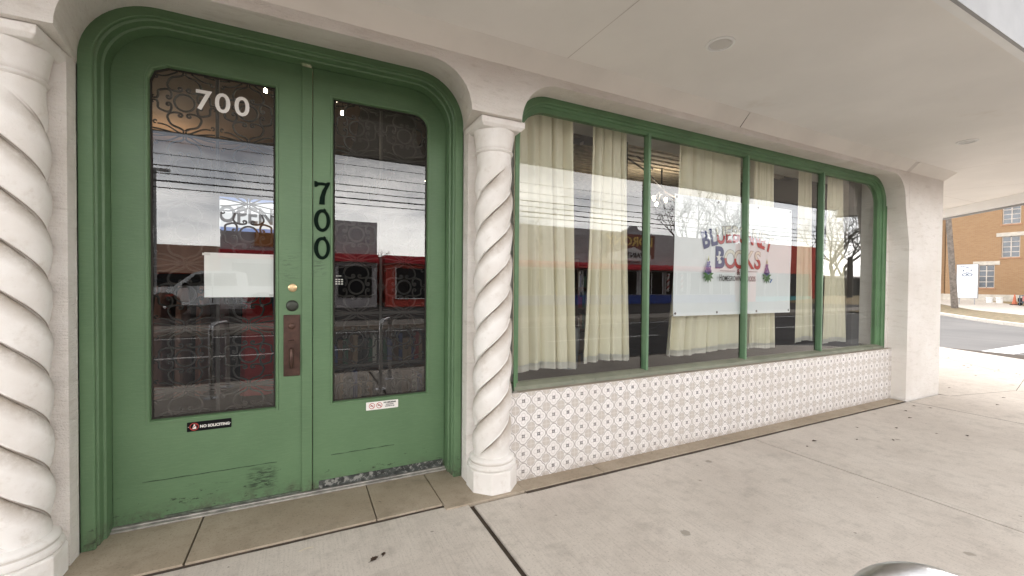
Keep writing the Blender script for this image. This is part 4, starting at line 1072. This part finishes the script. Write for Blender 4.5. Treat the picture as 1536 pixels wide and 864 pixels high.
m = MB(); m.box(45.8, 46.2, 8.3, 8.7, .27, .31); add(m, 'base', M_black, bevel=.01)
root, add = thing('utility_cart', (45.2,7.7,.25), 'dark metal cart loaded with orange and pink bundles at the right edge', 'cart')
m = MB()
for y in (8.02, 7.2):
    for x in (45.0, 45.6): m.cyl((x,y,.30), (x,y,.98), .03, 8)
for z in (.50, .95):
    m.cyl((45.0,8.02,z), (45.0,7.2,z), .025, 8); m.cyl((45.6,8.02,z), (45.6,7.2,z), .025, 8); m.cyl((45.0,8.02,z), (45.6,8.02,z), .025, 8)
m.box(45.0, 45.6, 7.2, 8.02, .48, .52); add(m, 'frame', mat('dark blue grey steel', (.06,.08,.11), .5))
for y in (8.0, 7.25):
    m = MB(); m.lathe((45.0,y,.36), [(.10,-.02),(.11,0),(.10,.02)], 14, 'x'); add(m, 'wheel', M_black)
m = MB(); m.cbox((45.3,7.7,.75), (.45,.45,.42)); add(m, 'bundle', mat('pink bundle', (.55,.20,.18), .8), bevel=.06)
m = MB(); m.cbox((45.3,7.62,1.10), (.35,.34,.26)); add(m, 'bundle', mat('orange bundle', (.75,.36,.18), .8), bevel=.06)

# ------------------------------------------------------------------ across the main street (seen mirrored in the glass)
M_gwall = mat('grey painted block wall', (.50,.47,.48), .8, var=.08)
M_awn = mat('dark red awning', (.55,.025,.04), .7, var=.1)
M_rwall = mat('brick red painted wall', (.60,.09,.065), .8, var=.06)
M_shopwin = mat('dark shopfront glass', (.01,.011,.013), .3, spec=.15)
M_bluep = mat('blue painted plinth', (.03,.07,.32), .6)
M_teal = mat('teal painted plinth', (.10,.38,.42), .6)
YS = -22.0
root, add = thing('paint_shop', (22,YS,0), 'grey paint shop with a dark red awning across the main road', 'building')
m = MB(); m.box(12, 34.5, YS-10, YS, 0.02, 5.45); add(m, 'wall', M_gwall)
m = MB(); m.add([(12,YS+.01,3.06),(34.5,YS+.01,3.06),(34.5,YS+.9,2.85),(12,YS+.9,2.85),(12,YS+.9,2.62),(34.5,YS+.9,2.62),(12,YS+.01,2.62),(34.5,YS+.01,2.62)], [(0,1,2,3),(3,2,5,4),(4,5,7,6),(0,3,4,6),(1,7,5,2)]); add(m, 'awning', M_awn)
for i in range(8):
    x = 12.6+2.7*i; m = MB(); m.box(x, x+2.3, YS+.005, YS+.05, .75, 2.5); wo = add(m, 'window', M_shopwin)
    m = MB()
    for q in (x-.05, x+1.12, x+2.3): m.box(q, q+.06, YS+.02, YS+.08, .72, 2.53)
    add(m, 'window_frame', M_white)
m = MB(); m.box(12, 34.5, YS+.001, YS+.06, .03, .70); add(m, 'plinth', M_bluep)
m = MB()
for x in (14, 15.2, 17.4, 29, 30.4, 32): m.box(x, x+.9, YS+.001, YS+.02, 3.7, 5.0)
add(m, 'wall_panel', mat('pale wall patch', (.42,.38,.38), .8))
root, add = thing('paint_shop_sign', (22.3,YS+.2,3.5), 'wide shop sign with gold letters above a white PAINT house shape', 'sign')
m = MB(); m.box(20.0, 24.65, YS+.03, YS+.20, 3.5, 5.30); add(m, 'board', mat('dark maroon sign board', (.22,.07,.05), .6, var=.3, vs=.5))
m = MB(); m.poly([(20.0,3.30),(20.0,3.75),(22.5,4.35),(24.3,3.75),(24.3,3.30)], [], YS+.201, YS+.24); add(m, 'house_shape', mat('white sign panel', (.75,.73,.72), .6))
m = MB(); m.poly([(21.4,5.30),(21.5,5.55),(22.0,5.68),(22.25,5.95),(22.75,5.95),(23.0,5.68),(23.6,5.55),(23.7,5.30)], [], YS+.05, YS+.18); add(m, 'crest', mat('grey sign crest', (.4,.38,.4), .6))
m = MB(); put_text(m, 'LORONY', 22.2, YS+.215, 4.45, .95, .02, 1.15, 1, 0, .02, flip=True); add(m, 'lettering', mat('gold sign letters', (.80,.55,.16), .5))
m = MB(); put_text(m, 'PAINT', 22.6, YS+.26, 3.55, .55, .01, 1.1, 1, 0, .02, flip=True); add(m, 'lettering', M_print)
def barber(x, y, lab):
    root, add = thing('barber_pole', (x,y,1.0), lab, 'barber pole', 'barber poles under the awning')
    t = NT('barber stripes'); c = t.coord(); px_, py_, pz_ = t.sep(c)
    ang = t.math('ARCTAN2', py_, px_)
    f_ = t.math('FRACT', t.math('ADD', t.math('MULTIPLY', pz_, 2.2), t.math('DIVIDE', ang, 2*math.pi)))
    t.principled(t.mix(t.math('LESS_THAN', f_, .4), (.75,.73,.7), (.45,.03,.03)), .4)
    m = MB(); m.lathe((x,y,1.1), [(.09,0),(.09,1.2),(.05,1.21)], 16); add(m, 'tube', t.m, smooth=True)
    m = MB(); m.lathe((x,y,1.1), [(.05,-.12),(.11,-.06),(.11,0)], 16); m.lathe((x,y,2.3), [(.11,.0),(.11,.06),(.05,.12)], 16); add(m, 'cap', M_steel)
barber(26.0, YS+.35, 'striped barber pole nearer the paint shop sign'); barber(27.5, YS+.35, 'striped barber pole farther from the paint shop sign')
root, add = thing('low_shop', (8,YS,0), 'low red fronted shop left of the paint shop', 'building')
m = MB(); m.box(4.4, 11.9, YS-9, YS, .03, 2.62); add(m, 'wall', M_rwall)
m = MB(); m.box(4.3, 11.95, YS-9, YS+.5, 2.63, 3.06); add(m, 'fascia', M_awn)
for x in (5.0, 8.2):
    m = MB(); m.box(x, x+2.4, YS+.01, YS+.05, .55, 2.35); wo = add(m, 'window', M_shopwin); m = MB()
    for q in (x-.06, x+2.4): m.box(q, q+.06, YS+.01, YS+.09, .5, 2.4)
    m.box(x, x+2.4, YS+.01, YS+.09, .49, .549); add(m, 'window_frame', M_white)
root, add = thing('grey_shop', (0,YS,0), 'grey block shop opposite the green doors', 'building')
m = MB(); m.box(-3.7, 3.9, YS-9, YS, .03, 4.95); add(m, 'wall', M_gwall)
m = MB(); m.box(-3.7, 3.9, YS+.001, YS+.6, 2.62, 3.05); add(m, 'awning', M_awn)
m = MB(); m.box(-.8, 1.2, YS+.001, YS+.03, 3.3, 4.4); add(m, 'wall_panel', mat('rusty wall patch', (.35,.2,.17), .8))
for x in (-3.2, -.6, 1.8):
    m = MB(); m.box(x, x+1.8, YS+.01, YS+.05, .6, 2.4); add(m, 'window', M_shopwin)
m = MB(); m.poly([(-2.2,3.3),(-.9,3.3),(-.9,4.6),(-2.2,4.6)], [], YS+.03, YS+.10); add(m, 'wall_sign', mat('orange wall sign', (.42,.18,.06), .6))
root, add = thing('red_building', (41,YS,0), 'big brick red shop with a teal plinth farther along the main road', 'building')
m = MB(); m.box(36.5, 47.6, YS-12, YS, 2.75, 5.45); m.box(46.2, 47.6, YS-12, YS, .02, 2.745); m.box(36.5, 37.4, YS-12, YS, .02, 2.745); add(m, 'wall', M_rwall)
m = MB(); m.box(37.4, 46.2, YS-1, YS-.3, .5, 2.745); add(m, 'window', M_shopwin)
m = MB()
for x in (39, 41, 43, 45): m.box(x, x+.1, YS-.3, YS-.2, .5, 2.74)
add(m, 'window_frame', M_gwall)
m = MB(); m.box(37.4, 46.2, YS-.9, YS+.02, .03, .50); add(m, 'plinth', M_teal)
root, add = thing('far_shed', (60,YS,0), 'long dark low shed beyond the red building', 'building')
m = MB(); m.box(49, 90, YS-14, YS-3, .02, 2.6); add(m, 'wall', M_indark); m = MB(); m.box(48.8, 90.2, YS-14.2, YS-2.8, 2.6, 2.8); add(m, 'roof', M_gwall)
root, add = thing('low_store', (-16,-42,0), 'low orange and white store beyond the parking lot', 'building')
m = MB(); m.box(-40, -6, -50, -42, .02, 3.0); add(m, 'wall', M_rwall)
m = MB(); m.box(-40, -6, -42, -41.7, 2.2, 4.6); add(m, 'fascia', mat('salmon fascia', (.55,.33,.24), .7, var=.25, vs=.3))
m = MB(); m.box(-38, -8, -41.99, -41.95, .4, 2.1); add(m, 'window', M_shopwin)

# pickup truck
def pickup(x0, y, z):
    root, add = thing('pickup_truck', (x0+2.6,y,z), 'white pickup truck parked in the lot across the main road', 'pickup truck')
    wp = mat('white car paint', (.70,.72,.74), .25, var=.02); X = lambda a: x0+a
    side = [(0,.55),(.02,.95),(.12,1.12),(1.35,1.20),(1.95,1.72),(2.2,1.82),(3.35,1.84),(3.55,1.78),(3.62,1.22),(5.35,1.22),(5.38,.60),(4.85,.50),(4.75,.80),(4.45,.98),(4.1,.98),(3.8,.80),(3.7,.50),(1.62,.48),(1.55,.78),(1.25,.97),(.90,.97),(.62,.78),(.52,.50)]
    m = MB(); m.poly([(X(a), z+b) for a, b in side], [], y-.95, y+.95); add(m, 'body', wp, bevel=.05, seg=3)
    for s in (1, -1):
        m = MB(); m.poly([(X(1.62),z+1.24),(X(2.05),z+1.68),(X(2.55),z+1.74),(X(2.55),z+1.24)], [], y+s*.935, y+s*.956); m.poly([(X(2.63),z+1.24),(X(2.63),z+1.74),(X(3.35),z+1.74),(X(3.42),z+1.24)], [], y+s*.935, y+s*.956); add(m, 'side_window', M_shopwin)
        m = MB(); m.cbox((X(1.72), y+s*1.05, z+1.27), (.12,.20,.20)); add(m, 'mirror', M_black, bevel=.03)
        m = MB(); m.cbox((X(.06), y+s*.72, z+.92), (.16,.34,.20)); add(m, 'headlight', mat('lamp lens', (.6,.6,.62), .1), bevel=.03)
        m = MB(); m.box(X(2.58), X(2.60), y+s*.945, y+s*.957, z+.55, z+1.2); m.box(X(2.3), X(2.48), y+s*.95, y+s*.975, z+1.08, z+1.11); add(m, 'door_seam', M_black)
        for a in (1.08, 4.28):
            m = MB(); m.lathe((X(a), y+s*.80, z+.42), [(.26,-.13*s),(.40,-.12*s),(.42,0),(.40,.12*s),(.27,.13*s)], 28, 'y'); wh = add(m, 'wheel', M_black, smooth=True)
            m = MB(); m.lathe((X(a), y+s*.86, z+.42), [(.26,.03*s),(.24,.07*s),(.20,.05*s),(.07,.06*s),(.05,.09*s)], 20, 'y'); o = m.build('rim', M_steel, wh); shift(o, -Vector(root.location))
    m = MB(); m.add([(X(1.36),y-.80,z+1.225),(X(1.36),y+.80,z+1.225),(X(1.93),y+.72,z+1.725),(X(1.93),y-.72,z+1.725)], [(0,1,2,3)]); add(m, 'windshield', M_shopwin)
    m = MB(); m.cbox((X(-.01),y,z+.86), (.06,1.05,.32)); m.cbox((X(-.03),y,z+.55), (.14,1.86,.20)); add(m, 'grille', mat('dark truck grille', (.08,.08,.085), .4, .5), bevel=.02)
pickup(-5.75, -17.5, .03)

# wires over the road, street poles
for i, (z, lab) in enumerate([(3.46,'lowest'),(3.32,'second'),(3.17,'third'),(3.05,'fourth'),(2.95,'fifth'),(2.84,'sixth')]): pass
wz = [(2.85,'lowest of the six wires strung along the main road',.011),(2.955,'second lowest of the six road wires',.016),(3.07,'third lowest of the six road wires',.011),(3.19,'fourth lowest of the six road wires',.011),(3.36,'fifth lowest of the six road wires',.007),(3.56,'highest of the six road wires',.006)]
# poles stand far off along the kerb; wire heights scaled out to their real distance
k = 3.3   # wires really hang beyond the far kerb, higher up
def far(y, z, Y0=-5.0, Yn=-13.4): 
    g0 = 2*.12 - Y0 + 2.66; g1 = 2*.12 - Yn + 2.66
    return 1.41 + (z-1.41)*g1/g0
for z, lab, r in wz:
    zz = far(0, z); m = MB(); pts = []
    for i in range(61):
        x = -60+150*i/60; pts.append((x, -13.4, zz + .25*((x-15)/75)**2))
    m.tube(pts, r*1.6, 5); o = m.build('overhead_wire', M_black); tag(o, lab, 'wire', 'wires strung along the main road')
for x, lab in ((-60.3,'left'),(90.3,'right')):
    root, add = thing('power_pole', (x,-13.4,0), f'tall wooden power pole at the far {lab} end of the main road wires', 'power pole', 'power poles')
    m = MB(); m.tube([(x,-13.4,-.1),(x,-13.4,9)], [.17,.12], 12); add(m, 'shaft', M_pole); m = MB(); m.box(x-.06, x+.06, -14.4, -12.4, 8.2, 8.35); add(m, 'crossarm', M_pole)
root, add = thing('wooden_post', (53,-21,0), 'short thick wooden utility post near the bare trees', 'utility pole')
m = MB(); m.tube([(51.2,-21,-.1),(51.3,-21,4.6)], [.28,.22], 12); add(m, 'shaft', M_bark)
root, add = thing('lot_lamp_post', (-9.2,-34,0), 'tall lamp post standing in the parking lot', 'lamp post')
m = MB(); m.cyl((-9.2,-34,0), (-9.2,-34,9.2), .09, 8); add(m, 'pole', M_drip); m = MB(); m.cbox((-9.2,-34,9.25), (1.7,.3,.16)); add(m, 'lamp_head', M_drip)

# bare winter trees
def tree(loc, h, seed, label, spread=1.0, depth=6):
    rnd = random.Random(seed); root = empty('bare_tree', loc, label, 'tree', 'bare winter trees')
    tr, cr_ = MB(), MB()
    def br(p, d, L, r, lv):
        n = 3; pts = [p]; q = p.copy(); dd = d.copy()
        for i in range(n):
            dd = (dd + Vector((rnd.uniform(-.22,.22), rnd.uniform(-.22,.22), rnd.uniform(-.08,.14)))).normalized(); q = q + dd*L/n; pts.append(q.copy())
        (tr if lv < 2 else cr_).tube(pts, [r*(1-.35*i/n) for i in range(n+1)], 6 if lv < 3 else 3, cap=False)
        if lv >= depth: return
        for k_ in range(rnd.choice((2,3,3)) if lv else 4):
            a = rnd.uniform(0, 6.28); t_ = rnd.uniform(.35,.95)
            nd = (dd*(.9) + Vector((math.cos(a), math.sin(a), rnd.uniform(-.15,.5)))*rnd.uniform(.5,.95)*spread).normalized()
            br(q if k_ < 2 else pts[2], nd, L*rnd.uniform(.62,.8), r*.58, lv+1)
    br(Vector((0,0,0)), Vector((0,0,1)), h*.27, h*.018, 0)
    tr.build('trunk', M_bark, root); cr_.build('crown', M_bark, root, normals=False)
tree((38.5,-27,0), 14.5, 11, 'bare tree behind the left half of the red building', 1.0)
tree((46.5,-36,0), 18, 12, 'tall bare tree behind the right half of the red building', 1.0)
tree((55,-24.5,0), 15, 13, 'wide bare tree right of the red building', 1.2)
tree((64,-28,0), 15, 17, 'farthest bare tree beyond the red building', 1.2)
tree((21.5,-36,0), 12, 14, 'bare tree poking above the paint shop roof', 1.3)
tree((-9.8,-24,0), 5.6, 15, 'low bare tree at the left side of the parking lot', 1.3)
tree((-14,-33,0), 7.5, 16, 'bare tree far left beyond the pickup truck', 1.2)
tree((4.1,-26,0), 5.0, 19, 'slim bare tree in the gap beside the grey shop', .7)

# ------------------------------------------------------------------ sky, sun, view
sun_el, sun_az = R(46), R(68)      # sun behind the cloud, street side
W = bpy.data.worlds.new('World'); scene.world = W; W.use_nodes = True; nt = W.node_tree; nt.nodes.clear()
def N(t): return nt.nodes.new(t)
out = N('ShaderNodeOutputWorld'); bg = N('ShaderNodeBackground'); sky = N('ShaderNodeTexSky'); sky.sky_type = 'NISHITA'; sky.sun_disc = False
sky.sun_elevation = sun_el; sky.sun_rotation = sun_az; sky.dust_density = 2; sky.air_density = 1
tc = N('ShaderNodeTexCoord'); mp_ = N('ShaderNodeMapping'); mp_.inputs['Scale'].default_value = (1, 1, 3.2); nt.links.new(tc.outputs['Generated'], mp_.inputs[0])
no = N('ShaderNodeTexNoise'); no.inputs['Scale'].default_value = 2.6; no.inputs['Detail'].default_value = 7; no.inputs['Roughness'].default_value = .55; nt.links.new(mp_.outputs[0], no.inputs['Vector'])
cr2 = N('ShaderNodeValToRGB'); nt.links.new(no.outputs[0], cr2.inputs[0])
cr2.color_ramp.elements[0].position = .36; cr2.color_ramp.elements[0].color = (3.6,3.7,4.0,1)
cr2.color_ramp.elements[1].position = .62; cr2.color_ramp.elements[1].color = (12.8,12.3,11.7,1)
mx = N('ShaderNodeMix'); mx.data_type = 'RGBA'; mx.inputs[0].default_value = .85
nt.links.new(sky.outputs[0], mx.inputs[6]); nt.links.new(cr2.outputs[0], mx.inputs[7]); 
sp = N('ShaderNodeSeparateXYZ'); nt.links.new(tc.outputs['Generated'], sp.inputs[0])
mr = N('ShaderNodeMapRange'); mr.interpolation_type = 'SMOOTHSTEP'; nt.links.new(sp.outputs[2], mr.inputs[0])
mr.inputs[1].default_value = .10; mr.inputs[2].default_value = .36; mr.inputs[3].default_value = 3.6; mr.inputs[4].default_value = .95
vm = N('ShaderNodeVectorMath'); vm.operation = 'SCALE'; nt.links.new(mx.outputs[2], vm.inputs[0]); nt.links.new(mr.outputs[0], vm.inputs['Scale'])
nt.links.new(vm.outputs[0], bg.inputs[0])
bg.inputs[1].default_value = .10; nt.links.new(bg.outputs[0], out.inputs[0])
sd = bpy.data.lights.new('sun', 'SUN'); sd.energy = 1.4; sd.angle = R(30); sd.color = (1, .97, .93); so = bpy.data.objects.new('sun', sd); COL.objects.link(so)
# direction towards the sun for Nishita rotation az (0 = +Y, clockwise): (sin az, cos az)
sv = Vector((math.sin(sun_az)*math.cos(sun_el), math.cos(sun_az)*math.cos(sun_el), math.sin(sun_el)))
so.rotation_euler = sv.to_track_quat('Z', 'Y').to_euler()
vs_ = scene.view_settings; vs_.view_transform = 'Standard'; vs_.look = 'None'; vs_.gamma = 1; vs_.exposure = 1.28; vs_.use_curve_mapping = False
scene.render.engine = 'CYCLES'
scene.cycles.max_bounces = 10; scene.cycles.diffuse_bounces = 5; scene.cycles.glossy_bounces = 4; scene.cycles.transparent_max_bounces = 12
scene.cycles.caustics_reflective = False; scene.cycles.caustics_refractive = False
scene.cycles.use_denoising = True
